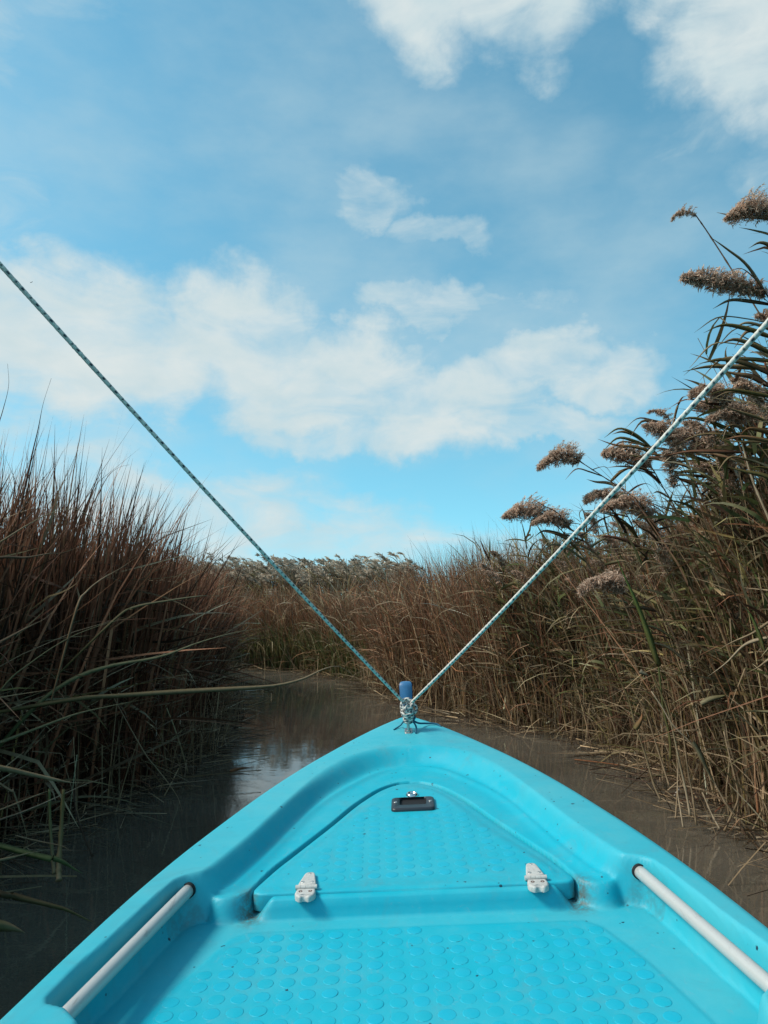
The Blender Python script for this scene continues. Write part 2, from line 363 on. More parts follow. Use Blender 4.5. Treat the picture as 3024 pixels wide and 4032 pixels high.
def sdf(P, poly):
    d = np.empty(len(P))
    L = np.vstack([poly, poly[:1]])
    for s in range(0, len(P), 20000): d[s:s + 20000] = seg_dist(P[s:s + 20000], L)
    ins = np.concatenate([inside(P[s:s + 20000], poly) for s in range(0, len(P), 20000)])
    return np.where(ins, d, -d)
def ss(x, a, b):
    t = ((x - a) / (b - a)).clip(0, 1); return t * t * (3 - 2 * t)
def cr2(pts, n):      # smooth part of an outline
    return curve_pts(np.c_[np.array(pts), np.zeros(len(pts))], n)[:, :2]
front = cr2([(.455, .292), (.437, .345), (.412, .43), (.388, .52), (.366, .62), (.318, .83), (.288, .95), (.245, 1.07), (.195, 1.165), (.135, 1.225), (.06, 1.258), (0, 1.264)], 60)
pocket = cr2([(.583, -.150), (.578, -.11), (.572, -.06), (.557, 0), (.540, .09), (.523, .185), (.512, .235)], 20)
INNER = mirror(np.vstack([[(.50, -2.3), (.56, -1.4), (.57, -1.0), (.54, -.6), (.50, -.35), (.49, -.27), (.505, -.215), (.54, -.18), (.575, -.165)], pocket, [(.504, .262), (.490, .276)], front]))
GUT = mirror(np.vstack([[(.36, .10), (.362, .24)], cr2([(.362, .27), (.352, .33), (.328, .42), (.30, .49), (.262, .585), (.22, .69), (.175, .815), (.144, .885), (.098, .97), (.045, 1.022), (0, 1.033)], 50)]))
ZG, ZS = .100, .047       # rim height, shelf height above the deck
yrows = np.concatenate([np.linspace(-2.45, -.5, 60)[:-1], np.linspace(-.5, -.30, 20)[:-1], np.linspace(-.30, 1.28, 300)[:-1], np.linspace(1.28, 1.675, 60)])
nu = 251; u = np.linspace(-1, 1, nu); W = half(yrows)
Xg = u[None] * W[:, None]; Yg = np.repeat(yrows[:, None], nu, 1); P2 = np.c_[Xg.ravel(), Yg.ravel()]
dI = sdf(P2, INNER); dG = sdf(P2, GUT); ax = np.abs(P2[:, 0]); yy = P2[:, 1]
wall = .014 + (.034 - .014) * ss(yy, .285, .33) + .05 * ss(yy, .75, 1.15)
# floor level: deck 0, shelf round the hatch, gutter, hinge bar, cockpit behind
nose = .256 + np.minimum(.07, np.where(ax < .408, 12.0, 14.0) * (ax - .408) ** 2)
shelf = ss(yy - nose, -.002, .024) * (1 - ss(dG, -.002, .006)) * (yy > .2)
crown = .006 * ss(dG, -.001, -.03)
floor_ = (ZS - crown * 0) * shelf
barm = (1 - ss(ax, .300, .345)) * ss(yy, .2605, .280) * (1 - ss(yy, .325, .335))
floor_ = np.maximum(floor_, .040 * barm)
deckz = -.20 * (1 - ss(yy, -.56, -.52)); floor_ = floor_ + np.where(yy < .2, deckz, 0)
# textured panel, one step lower edge line
TEX = np.array([(-.385, -.30), (.0, -.30), (.50, -.30), (.469, -.12), (.426, .054), (.377, .185), (.345, .215), (0, .2175), (-.345, .2175), (-.377, .195), (-.444, .016), (-.470, -.08), (-.50, -.30)])
dT = sdf(P2, TEX); floor_ = floor_ + np.where(np.abs(yy) < .6, .0022 * ss(dT, -.004, .004), 0)
rim = ZG + .010 * ss(yy, 1.2, 1.65) - .004 * np.abs(u)[None].repeat(len(yrows), 0).ravel() ** 8
t = (dI / wall).clip(0, 1); prof = np.where(t < 1, .5 + .5 * np.cos(np.pi * t), 0)
soft = .5 + .5 * np.cos(np.pi * ((dI + .006) / (wall + .012)).clip(0, 1))
Zt = floor_ + (rim - floor_) * soft
# concave fillet where wall meets floor on the shelf
Zt = Zt + .006 * np.exp(-((dI - wall - .008) / .016).clip(-5, 5) ** 2) * (dI > 0) * (yy > .3) * shelf
# dirt collects in the gutter, under the hatch corners and behind the bar ends
gut = ss(dG, .0, .006) * (yy > .27) * (1 - barm)
corner = np.exp(-(((ax - .352) / .030) ** 2 + ((yy - .285) / .035) ** 2))
dirt = (gut * .8 * ss(yy, .29, .33) + corner * 1.0 + .35 * np.exp(-((dI - wall) / .012) ** 2) * (yy < .28) * (yy > -.3) * (yy > .2)).clip(0, 1)
VT = np.c_[P2, Zt]; nr = len(yrows)
# hull sides: rings outwards from the rim
dW = np.gradient(W, yrows); nrm = np.c_[np.ones(nr), -dW]; nrm /= np.linalg.norm(nrm, axis=1)[:, None]
nrm[-1] = (0.05, 1); nrm[-2] = (.35, .93); nrm[-3] = (.55, .83)
rr = .020; side = []
edge_z = Zt.reshape(nr, nu)[:, -1]
for a in (30, 60, 90): side.append((rr * math.sin(R(a)), -rr * (1 - math.cos(R(a)))))
side += [(.021, -.045), (.012, -.052), (.008, -.10), (-.02, -.28), (-.10, -.50), (-.22, -.62)]
cols = []; 
for sgn in (1, -1):
    for (o, z) in side:
        sh = (1.0 if o >= 0 else ss(W, 0, .3)) if not np.isscalar(o) or o >= 0 else ss(W, .0, .3)
        off = o * (sh if o < 0 else 1)
        px = sgn * (W + nrm[:, 0] * off); py = yrows + nrm[:, 1] * (off if o >= 0 else o * .9)
        px = np.where(sgn * px < 0, 0, px); cols.append(np.c_[px, py, edge_z + z])
ns = len(side); grid = np.concatenate([np.stack(cols[ns:][::-1], 1), VT.reshape(nr, nu, 3), np.stack(cols[:ns], 1)], 1)
nc = grid.shape[1]; i, j = np.meshgrid(np.arange(nr - 1), np.arange(nc - 1), indexing='ij')
F = np.stack([i * nc + j, i * nc + j + 1, (i + 1) * nc + j + 1, (i + 1) * nc + j], -1).reshape(-1, 4)
dg = np.zeros((nr, nc)); dg[:, ns:ns + nu] = dirt.reshape(nr, nu)
bl = np.ones((nr, nc)) * .8; bl[:, ns:ns + nu] = (.9 * (1 - ss(dI, -.01, .03)) + .75 * ss(dI - wall, .0, .02) * (1 - ss(dT, -.01, .004)) * (yy < .262)).reshape(nr, nu)  # sun glance put into the colour: paler rim, deck border and hull sides
me = mesh_np('hull', grid.reshape(-1, 3), [F], True, None, {'dirt': dg.ravel(), 'glance_pale': bl.ravel()})
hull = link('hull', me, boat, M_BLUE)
# stern transom
st_ = grid[0]; m_ = len(st_); Vt = np.vstack([st_, [[0, -2.45, -.5]]]); k_ = np.arange(m_ - 1)
link('transom', mesh_np('transom', Vt, [np.stack([k_ + 1, k_, np.full(m_ - 1, m_)], -1)], False, None, {'dirt': np.zeros(len(Vt))}), boat, M_BLUE)

# hatch lid
lp = cr2([(.346, .335), (.318, .42), (.290, .49), (.252, .585), (.210, .69), (.165, .81), (.134, .88), (.090, .96), (.042, 1.011), (0, 1.022)], 40)
lid_poly = mirror(np.vstack([[(.0, .2935), (.15, .2935), (.315, .2930), (.336, .294), (.349, .302), (.351, .315)], lp]))
def fan_slab(poly, z0, z1, bev):
    return slab(poly, z0, z1, bev)
def lid_mesh():
    P = np.array(lid_poly); P = P[np.r_[True, np.linalg.norm(np.diff(P, axis=0), axis=1) > 1e-5]]
    a = np.sum(P[:, 0] * np.roll(P[:, 1], -1) - P[:, 1] * np.roll(P[:, 0], -1))
    if a < 0: P = P[::-1]
    n = len(P); c = np.array([0, .55]); rings = []
    def ins(d):
        return P + (c - P) / np.linalg.norm(c - P, axis=1)[:, None] * d
    for d, z in ((.001, .008), (0, .010), (0, .040), (.0015, .0437), (.005, .0455), (.020, .0460), (.034, .0462), (.0375, .0472), (.06, .0474), (.15, .0476)): rings.append(np.c_[ins(d), np.full(n, z)])
    V = np.vstack(rings + [np.array([[0, .55, .0478]])]); F = []; i = np.arange(n); j = (i + 1) % n
    for k in range(len(rings) - 1): F.append(np.stack([k * n + i, k * n + j, (k + 1) * n + j, (k + 1) * n + i], -1))
    F.append(np.stack([(len(rings) - 1) * n + i, (len(rings) - 1) * n + j, np.full(n, len(rings) * n)], -1))
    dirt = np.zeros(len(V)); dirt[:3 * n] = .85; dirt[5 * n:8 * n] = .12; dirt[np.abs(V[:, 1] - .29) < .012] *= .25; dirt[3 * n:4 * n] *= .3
    return mesh_np('hatch_lid', V, F, True, None, {'dirt': dirt}), P
lm_, LIDP = lid_mesh(); lid = link('hatch_lid', lm_, boat, M_BLUE)
tag(lid, 'triangular hinged hatch lid with moulded grip discs')

# grip discs
def disc_mesh():
    V, F = lathe([(.0156, -.0006), (.0152, .0001), (.0140, .00028)], 14); n = 14; V = np.vstack([V, [0, 0, .0003]])
    i = np.arange(n); F.append(np.stack([2 * n + i, 2 * n + (i + 1) % n, np.full(n, len(V) - 1)], -1)); return mesh_np('grip_disc', V, F, True)
dme = disc_mesh(); dme.materials.append(M_DISC)
th = R(2.1); ca, sa = math.cos(th), math.sin(th)
cand = []
for c in range(-16, 17):
    for r in range(-8, 24):
        q = (c * .04 - .113, r * .04); cand.append((q[0] * ca - q[1] * sa, q[0] * sa + q[1] * ca))
cand = np.array(cand); dt = sdf(cand, TEX); okd = (dt > .017) & (cand[:, 1] > -.27)
for p in cand[okd]:
    o = link('grip_disc', dme, hull); o.location = (p[0], p[1], .0024); o.rotation_euler = (random.uniform(-.02, .02), random.uniform(-.02, .02), random.uniform(0, 6))
    s_ = random.uniform(.96, 1.02); o.scale = (s_, s_, random.uniform(.7, 1.25))
dl = sdf(cand, LIDP); okl = (dl > .052) & (cand[:, 1] > .335)
okl &= ~((np.abs(cand[:, 0] - .007) < .075) & (cand[:, 1] > .755) & (cand[:, 1] < .87)) & (cand[:, 1] < .87)
okl &= ~((np.abs(np.abs(cand[:, 0]) - .25) < .04) & (cand[:, 1] < .40))

for p in cand[okl]:
    o = link('grip_disc', dme, lid); o.location = (p[0], p[1], .0477); o.rotation_euler = (0, 0, random.uniform(0, 6)); o.scale = (.95, .95, random.uniform(.6, 1.1))

# latch
pl = np.array(rrect(.008, .810, .062, .050, .014)); hl = np.array(rrect(.008, .8225, .038, .032, .006))
V, F = slab(pl, .046, .0565, .005, (hl, .0485)); lat = link('latch_handle', mesh_np('latch_handle', V, F, True), boat, M_BLACK); lat['label'] = 'black recessed latch handle'
V, F = slab(np.array(rrect(.008, .8225, .040, .034, .006)), .0470, .0488, .0004); link('recess', mesh_np('recess', V, F, False), lat, M_HOLE)
def screw(parent, x, y, z, r, mat):
    V, F = lathe([(r, z - .003), (r, z), (r * .8, z + .0008), (r * .45, z + .0006), (r * .3, z - .001), (0.0001, z - .001)], 12); V = V + [x, y, 0]
    return link('screw', mesh_np('screw', V, F, True), parent, mat)
for sx in (-.050, .050): screw(lat, .008 + sx, .815, .0571, .0055, M_STEEL)
V, F = lathe([(.019, .046), (.019, .050), (.0145, .0555), (.0120, .0560), (.0105, .0530), (.0101, .0500), (.0001, .0500)], 24); V = V + [.006, .898, 0]
lk = link('lock_barrel', mesh_np('lock_barrel', V, F, True), boat, M_CHROME)
V, F = slab(np.array([(.004, .894), (.008, .894), (.008, .902), (.004, .902)]), .0498, .0520, .0005); link('keyway', mesh_np('keyway', V, F, False), lk, M_HOLE)

# hinges
def hinge(cx, skew):
    top = [(-.0235, .309), (.0235, .309), (.0225, .320), (.0150, .366), (.0120, .3765), (.0055, .3815), (-.0055, .3815), (-.0120, .3765), (-.0150, .366), (-.0225, .320)]
    V, F = slab(np.array(top), .0470, .0585, .0035); V = V + [cx, 0, 0]
    h = link('hinge', mesh_np('hinge', V, F, True), boat, M_WHITE)
    lo = [(-.0230, .2945), (-.0255, .283), (-.0265, .270), (-.0235, .2585), (-.0155, .2505), (-.0070, .2480), (-.0070, .2515), (.0070, .2515), (.0070, .2480), (.0155, .2505), (.0235, .2585), (.0265, .270), (.0255, .283), (.0230, .2945)]
    V, F = slab(np.array(lo), .0395, .0545, .0045); V = V + [cx, 0, 0]
    link('lower_leaf', mesh_np('lower_leaf', V, F, True), h, M_WHITE)
    xs_ = [-.0285, -.0150, -.0145, -.0020, -.0015, .0120, .0125, .0275]
    for a, b in zip(xs_[::2], xs_[1::2]):
        Pn = np.array([(a, 0, 0), (a + .0002, 0, 0), (b - .0002, 0, 0), (b, 0, 0)]) + [cx, .3015, .0535]
        V, F = tube(Pn[[0, 3]], .0063, 20); link('knuckle', mesh_np('knuckle', V, F, False), h, M_WHITE)
    screw(h, cx, .372, .0583, .0048, M_STEEL)
    for sx in (-.0125, .0125):
        screw(h, cx + sx, .322, .0583, .0052, M_STEEL); screw(h, cx + sx, .2775, .0543, .0056, M_RUST)
    k_ = Vector((.84, .86, .82)); pv = Vector((cx, .312, .0455)); h.scale = k_; h.location = pv - Vector((pv.x * k_.x, pv.y * k_.y, pv.z * k_.z))
    return h
hinge(-.232, 0); hinge(.268, 0)

# grab rails
def rail(s):
    A = np.array([s * .481, .292, .068]); B = np.array([s * .556, -.19, .072]); P = A + (B - A) * np.linspace(0, 1, 14)[:, None]
    V, F = tube(P, .0130, 24); r = link('grab_rail', mesh_np('grab_rail', V, F, True), boat, M_RAIL)
    d = (A - B) / np.linalg.norm(A - B); Q = A - d * np.array([.0175, .0165, .0135, .0130])[:, None] + 0
    V, F = tube(np.array([A - d * .021, A - d * .014]), [.0158, .0158], 24); link('socket_ring', mesh_np('socket_ring', V, F, True), r, M_HOLE)
    return r
rail(-1); rail(1)

# u bolt
V, F = slab(np.array(rrect(.003, 1.452, .0145, .040, .008)), .1015, .1080, .002); ub = link('bow_bolt', mesh_np('bow_bolt', V, F, True), boat, M_STEEL)
ub['label'] = 'steel U-bolt on its plate'
up = curve_pts([(.003, 1.428, .10), (.003, 1.430, .145), (.003, 1.436, .172), (.003, 1.452, .182), (.003, 1.468, .172), (.003, 1.474, .145), (.003, 1.476, .10)], 30)
V, F = tube(up, .0052, 12); link('bolt_loop', mesh_np('bolt_loop', V, F, True), ub, M_STEEL)
V, F = lathe([(.0095, .107), (.0095, .113), (.006, .1145), (.0001, .1145)], 6); link('nut', mesh_np('nut', V + [.003, 1.428, 0], F, False), ub, M_STEEL)

# stem post ahead of the bow
def post():
    rows = [(-.10, .020, 1.690), (.06, .022, 1.697), (.115, .0235, 1.702), (.150, .0245, 1.708), (.190, .0275, 1.716), (.222, .0285, 1.722), (.231, .0275, 1.727), (.2365, .0240, 1.731), (.2385, .018, 1.733)]
    V = []; cs = []
    for z, hw, y in rows:
        dpt = .045 * (1 if z < .21 else max(.25, (.238 - z) / .028))
        ring = [(-hw, y, z), (-hw * .9, y - .004, z), (0, y - .002, z), (hw * .9, y - .004, z), (hw, y, z), (hw * .85, y + dpt, z), (0, y + dpt * 1.08, z), (-hw * .85, y + dpt, z)]
        V += ring
    n = 8; m = len(rows); i, j = np.meshgrid(np.arange(m - 1), np.arange(n), indexing='ij'); k = (j + 1) % n
    F = [np.stack([i * n + j, i * n + k, (i + 1) * n + k, (i + 1) * n + j], -1).reshape(-1, 4)]
    V.append((0, 1.745, .2395)); j = np.arange(n); F.append(np.stack([(m - 1) * n + j, (m - 1) * n + (j + 1) % n, np.full(n, len(V) - 1)], -1))
    return mesh_np('stem_post', np.array(V), F, True)
pm = post(); sp_ = link('stem_post', pm, boat, M_NAVY); pm.materials.append(M_NAVYD)
for f in pm.polygons:
    if abs(f.normal.x) > .55 or f.normal.y > .3: f.material_index = 1
sp_['label'] = 'blue rubber stem post rising ahead of the bow'

# ------------------------------------------------------------------ ropes
def rope_geo(P, r=.0056, ring=.0045, sides=12, phase=0, dens=1):
    P = np.asarray(P, float); L = np.r_[0, np.cumsum(np.linalg.norm(np.diff(P, axis=0), axis=1))]; n = max(8, int(L[-1] / ring))
    s = np.linspace(0, L[-1], n); Q = np.stack([np.interp(s, L, P[:, c]) for c in range(3)], 1)
    th = np.arange(sides) / sides * 2 * math.pi
    rr_ = r * (1 + .07 * np.sin(3 * th[None] + s[:, None] * 420) * np.sin(3 * th[None] - s[:, None] * 420) + .03 * rng.normal(0, 1, (n, 1)))
    V, F = tube(Q, rr_, sides, True)
    i, j = np.meshgrid(np.arange(n), np.arange(sides), indexing='ij')
    # fleck of dark yarn every few picks, offset on neighbouring rows
    q = (j // 2); fl = (((i + q + phase) % 5) < 1 + (i // 5 + q) % 2) & (q % 2 == 1)
    if dens > 1: fl = ((i + 2 * q) % 5) < 2
    col = np.where(fl[..., None], np.array([.012, .030, .05]), np.array([.66, .61, .54])) * (1 + .12 * rng.normal(0, 1, (n, sides, 1)))
    col = np.vstack([col.reshape(-1, 3), [[.4, .4, .4]] * 2]).clip(0, 1)
    return V, F, col
def w3(p): v = BM @ Vector(p); return np.array(v)
KN = w3((.004, 1.455, .205))
def rope_obj(name, P, parent=None, **k):
    V, F, c = rope_geo(P, **k); return link(name, mesh_np(name, V, F, True, c), parent, M_ROPE)
La = un(0, 1042, 1.62); Ra = un(3024, 1268, 1.36)
dL = (La - KN); dR = (Ra - KN)
def sag(A, B, ext, s, n=60):
    t_ = np.linspace(0, 1 + ext, n)[:, None]; P = A + (B - A) * t_; P[:, 2] -= s * (t_[:, 0] * (1 - t_[:, 0])) * 4; return P
rl = rope_obj('rope', sag(KN + [-.012, 0, .004], La, 1.1, .010)); tag(rl, 'flecked white braided rope running up to the left from the bow bolt', 'rope', 'the two lines tied to the bow bolt')
rt = rope_obj('rope', sag(KN + [.010, -.004, .0], Ra, 1.1, .016)); tag(rt, 'flecked white braided rope running up to the right, ending in the knot', 'rope', 'the two lines tied to the bow bolt')
# knot: wraps round the loop, built in boat space
def kn(pts, n=60): return np.array([w3(p) for p in curve_pts(np.array(pts), n)])
b0 = np.array([.003, 1.448, 0])
def loopring(c, rx, rz, ry, tilt, n=40, a0=0, a1=2 * math.pi, spin=0):
    a = np.linspace(a0, a1, n); p = np.c_[rx * np.cos(a), ry * np.sin(a + spin), rz * np.sin(a)]
    ct, st2 = math.cos(tilt), math.sin(tilt); q = np.c_[p[:, 0] * ct - p[:, 2] * st2, p[:, 1], p[:, 0] * st2 + p[:, 2] * ct]; return [w3(v) for v in (q + c)]
kr = rope_obj('knot', loopring(b0 + [0, -.012, .208], .020, .016, .010, .15), rt, r=.0062, sides=10, dens=2)
for (c, rx, rz, ry, ti) in (((.014, -.004, .192), .022, .016, .014, -.6), ((0, -.010, .180), .021, .008, .018, .1), ((.001, -.006, .167), .019, .006, .019, -.12),
                            ((.002, -.003, .155), .016, .006, .017, .15), ((-.004, .008, .196), .019, .018, .010, .8), ((.001, -.002, .145), .013, .005, .014, -.1), ((.003, -.02, .192), .010, .013, .006, -.7)):
    rope_obj('turn', loopring(b0 + np.array(c), rx, rz, ry, ti), kr, r=.0058, sides=10, dens=2)
def cord(pts, r=.0030):
    V, F = tube(kn(pts, 30), r, 8); return link('cord_tail', mesh_np('cord_tail', V, F, True), rt, M_CORD)
cord([(.012, 1.455, .150), (.040, 1.475, .128), (.070, 1.510, .117), (.110, 1.515, .112), (.128, 1.500, .102)], .0036)
cord([(.008, 1.450, .148), (.026, 1.445, .135), (.033, 1.435, .118), (.030, 1.405, .108)], .0034)
cord([(-.006, 1.462, .150), (-.022, 1.480, .125), (-.030, 1.500, .114), (-.052, 1.470, .108)], .0026)
cord([(.004, 1.452, .150), (.022, 1.448, .146), (.030, 1.452, .156), (.016, 1.456, .160), (.004, 1.448, .150), (-.012, 1.450, .142), (-.010, 1.456, .138), (.008, 1.454, .140)], .0040)

# ------------------------------------------------------------------ reeds
def unit(v): return v / (np.linalg.norm(v, axis=-1, keepdims=True) + 1e-12)
def blades(base, L, az, tilt0, bend, width, segs, c0, c1, pw=1.6, kind='blade', turn=None, kink=None):
    """many curved strips at once; tilt and azimuth in radians; returns V, F, colours"""
    n = len(base); t = (np.arange(segs) + .5) / segs
    tilt = tilt0[:, None] + bend[:, None] * t[None] ** pw
    if kink is not None: tilt = tilt + kink[1][:, None] * (t[None] > kink[0][:, None])
    azt = az[:, None] + (0 if turn is None else turn[:, None] * t[None])
    D = np.stack([np.sin(tilt) * np.sin(azt), np.sin(tilt) * np.cos(azt), np.cos(tilt)], -1) * (L / segs)[:, None, None]
    P = np.concatenate([base[:, None], base[:, None] + np.cumsum(D, 1)], 1)
    T = unit(np.concatenate([D[:, :1], D], 1)); s0 = np.stack([np.cos(az), -np.sin(az), np.zeros(n)], -1)[:, None]
    nn = np.cross(T, s0); tw = rng.uniform(-1.2, 1.2, n)[:, None, None] + rng.uniform(-.8, .8, n)[:, None, None] * np.linspace(0, 1, segs + 1)[None, :, None]
    S = s0 * np.cos(tw) + nn * np.sin(tw)
    tt = np.linspace(0, 1, segs + 1)
    if kind == 'blade': wp = np.minimum(1, (1 - tt) * 2.2 + .0) ** .8 * (.75 + .25 * np.minimum(1, tt * 4))
    elif kind == 'leaf': wp = np.sin(np.pi * np.minimum(1, .10 + tt * .9) ** .62) * 1.0 + .02
    else: wp = 1 - .45 * tt
    wp = np.maximum(wp, .04)[None, :, None] * width[:, None, None] * .5
    V = np.stack([P - S * wp, P + S * wp], 2).reshape(-1, 3)
    i, j = np.meshgrid(np.arange(n), np.arange(segs), indexing='ij'); o = i * (segs + 1) * 2 + j * 2
    F = np.stack([o, o + 1, o + 3, o + 2], -1).reshape(-1, 4)
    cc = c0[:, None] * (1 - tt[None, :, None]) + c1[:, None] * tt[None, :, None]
    return V, [F], np.repeat(cc, 2, 1).reshape(-1, 3), P
PAL = {'red': (.205, .082, .046), 'red2': (.31, .142, .080), 'dark': (.060, .034, .022), 'tan': (.40, .29, .18), 'tan2': (.52, .41, .28), 'straw': (.27, .185, .105),
       'olive': (.15, .12, .045), 'green': (.105, .135, .048), 'grey': (.27, .225, .13), 'bright': (.14, .22, .06), 'rust': (.32, .13, .058)}
def pick(n, weights, jit=.42):
    ks = list(weights); p = np.array([weights[k] for k in ks], float); p /= p.sum(); idx = rng.choice(len(ks), n, p=p)
    c = np.array([PAL[k] for k in ks])[idx]; return (c * np.exp(rng.normal(0, jit, (n, 1)))).clip(.01, .8)
def scatter(n, x0, x1, y0, y1, dmin, dmax, decay=None):
    """points on the banks between dmin and dmax behind the waterline, denser near it"""
    out = []; tot = 0
    while tot < n:
        p = np.c_[rng.uniform(x0, x1, 40000), rng.uniform(y0, y1, 40000)]; d = bank_d(p)
        k = (d > dmin) & (d < dmax)
        if decay: k &= rng.uniform(0, 1, len(p)) < np.exp(-(d - dmin).clip(0) / decay) + .04
        out.append(np.c_[p[k], d[k]]); tot += k.sum()
    return np.vstack(out)[:n]
def to3(p, z=-.04): return np.c_[p[:, :2], np.full(len(p), z)]
U = rng.uniform
def bedobj(name, a, label, cat, mat=None, group=None):
    o = link(name, a.mesh(name), None, mat or M_REED); return tag(o, label, cat, group, 'stuff')
def az_to(dx, n, spread):       # azimuth 0 = +y, pi/2 = +x
    return dx + rng.normal(0, spread, n)

# clumpiness, so that tops form tufts
def clump(p, scale=1.0, seed=0):
    a = p[:, 0] * scale + seed; b = p[:, 1] * scale - seed
    return (np.sin(a * 2.1 + 1.3 * np.sin(b * 1.7)) + np.sin(b * 2.9 + a * 1.1) + .6 * np.sin(a * 6.3 + b * 4.1)) / 2.6

# --- left bank: cattail leaves
A = Acc()
n = 19000; p = scatter(n, -4.6, -1.1, .8, 11.4, .02, 3.2, 1.3); y = p[:, 1]
h = 2.06 + .20 * clump(p, 1.3) + .10 * rng.normal(0, 1, n) - .44 * ss(y, 4.4, 6.5) + .15 * ss(y, 8, 11) - .35 * np.exp(-p[:, 2] / .25)
tilt = np.abs(rng.normal(.03, .11, n)); az = az_to(R(60), n, 1.5); bend = np.abs(rng.normal(.15, .28, n))
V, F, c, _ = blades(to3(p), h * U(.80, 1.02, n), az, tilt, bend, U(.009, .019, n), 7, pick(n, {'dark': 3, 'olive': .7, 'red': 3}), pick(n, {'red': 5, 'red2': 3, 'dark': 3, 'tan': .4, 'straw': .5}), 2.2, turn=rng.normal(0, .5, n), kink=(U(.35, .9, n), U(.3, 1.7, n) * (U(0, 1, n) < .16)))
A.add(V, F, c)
# mixed lower, broken and leaning leaves
n = 11000; p = scatter(n, -4.0, -1.1, .8, 11.4, .04, 1.6, .5); p[:, 0] -= .22 * ss(p[:, 1], 4.2, 6)
z = U(0, 1.0, n) ** 1.3; L = U(.15, .62, n); az = az_to(R(80), n, 1.7)
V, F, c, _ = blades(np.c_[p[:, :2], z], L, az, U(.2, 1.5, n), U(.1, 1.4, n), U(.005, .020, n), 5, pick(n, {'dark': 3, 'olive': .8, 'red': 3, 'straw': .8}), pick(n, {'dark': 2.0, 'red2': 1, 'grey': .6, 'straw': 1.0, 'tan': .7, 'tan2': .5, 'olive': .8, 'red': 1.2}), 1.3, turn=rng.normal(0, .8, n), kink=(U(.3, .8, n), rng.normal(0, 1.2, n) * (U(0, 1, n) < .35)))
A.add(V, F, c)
# long loose leaves crossing the face of the bank
n = 650; p = scatter(n, -3.2, -1.2, 1.6, 8.5, .02, .9, .45); p[:, 0] -= .38 * ss(p[:, 1], 4.2, 6)
z = U(.02, 1.25, n) ** 1.15; V, F, c, _ = blades(np.c_[p[:, :2], z], U(.35, 1.0, n), az_to(R(95), n, .75), U(.75, 1.75, n), rng.normal(.15, .45, n), U(.008, .019, n), 7, pick(n, {'olive': 1.4, 'dark': 2.5, 'straw': 1, 'red': 2}), pick(n, {'grey': 1.5, 'tan': 1.5, 'tan2': .8, 'straw': 1.3, 'red': 1, 'dark': 1}), 1.5, turn=rng.normal(0, .5, n), kink=(U(.3, .85, n), rng.normal(0, 1.3, n) * (U(0, 1, n) < .3)))
A.add(V, F, c)
n = 2600; p = scatter(n, -3.0, -1.2, 1.6, 9, -.05, .6, .3)
z = U(0, .9, n) ** 1.5; V, F, c, _ = blades(np.c_[p[:, :2], z], U(.10, .45, n), U(0, 6.3, n), U(.5, 1.9, n), rng.normal(0, .3, n), U(.004, .010, n), 3, pick(n, {'straw': 2, 'tan': 1.5, 'dark': 2}), pick(n, {'straw': 2, 'tan': 1, 'tan2': 1, 'dark': 1}), 1, 'stem', kink=(U(.3, .7, n), rng.normal(0, 1.3, n) * (U(0, 1, n) < .4)))
A.add(V, F, c)
# fine thin tops
n = 700; p = scatter(n, -4.5, -1.1, 2, 8.5, .1, 2.6, 1.2); y = p[:, 1]
h = 2.12 + .15 * clump(p, 1.3) - .40 * ss(y, 4.6, 6.5) - .2 * np.exp(-p[:, 2] / .25)
V, F, c, _ = blades(to3(p), h * U(.85, 1.10, n), az_to(R(70), n, 1.0), np.abs(rng.normal(.06, .08, n)), np.abs(rng.normal(.2, .3, n)), U(.005, .009, n), 7, pick(n, {'dark': 1}), pick(n, {'red': 3, 'red2': 2, 'dark': 1}), 3)
A.add(V, F, c)
bedobj('reed_bed', A, 'dense reddish brown cattail bed on the near left bank', 'reed bed', None)

# --- far bank across the head of the channel
A = Acc()
n = 30000; p = scatter(n, -7.5, 2.6, 6.6, 16.5, .0, 3.6, 1.3); x, y = p[:, 0], p[:, 1]
h = 1.36 + .13 * clump(p, 1.1, 3) + .08 * rng.normal(0, 1, n) + .12 * p[:, 2].clip(0, 3) + .42 * ss(x, -.6, 1.6) - .15 * np.exp(-p[:, 2] / .2)
green = ss(-x, .6, 2.0)
V, F, c, _ = blades(to3(p), h * U(.72, 1.06, n), az_to(R(-70), n, 1.2), np.abs(rng.normal(.08, .14, n)), np.abs(rng.normal(.25, .35, n)), U(.006, .013, n), 5,
                    pick(n, {'straw': 2, 'tan': 1, 'dark': 1.5, 'olive': 1}), pick(n, {'red': 4, 'red2': 4, 'rust': 3, 'straw': 1.2, 'tan': .9, 'dark': 1.2}), 1.6, turn=rng.normal(0, .6, n), kink=(U(.3, .9, n), rng.normal(0, 1.1, n) * (U(0, 1, n) < .3)))
A.add(V, F, c)
n = 14000; p = scatter(n, -7.5, 2.6, 6.4, 14.5, -.03, 1.3, .35)
z = U(0, 1.1, n) ** 1.4; V, F, c, _ = blades(np.c_[p[:, :2], z], U(.25, .7, n), az_to(R(-40), n, 1.6), U(.1, 1.2, n), U(.0, 1.6, n), U(.005, .013, n), 4,
                    pick(n, {'straw': 3, 'tan': 2, 'red': 2, 'olive': 2, 'tan2': .5}), pick(n, {'straw': 2, 'tan': 2.2, 'tan2': .8, 'red2': 3, 'rust': 1.5, 'olive': .8}), 1.2)
A.add(V, F, c)
bedobj('reed_bed', A, 'rust brown reed bed closing the channel straight ahead', 'reed bed')
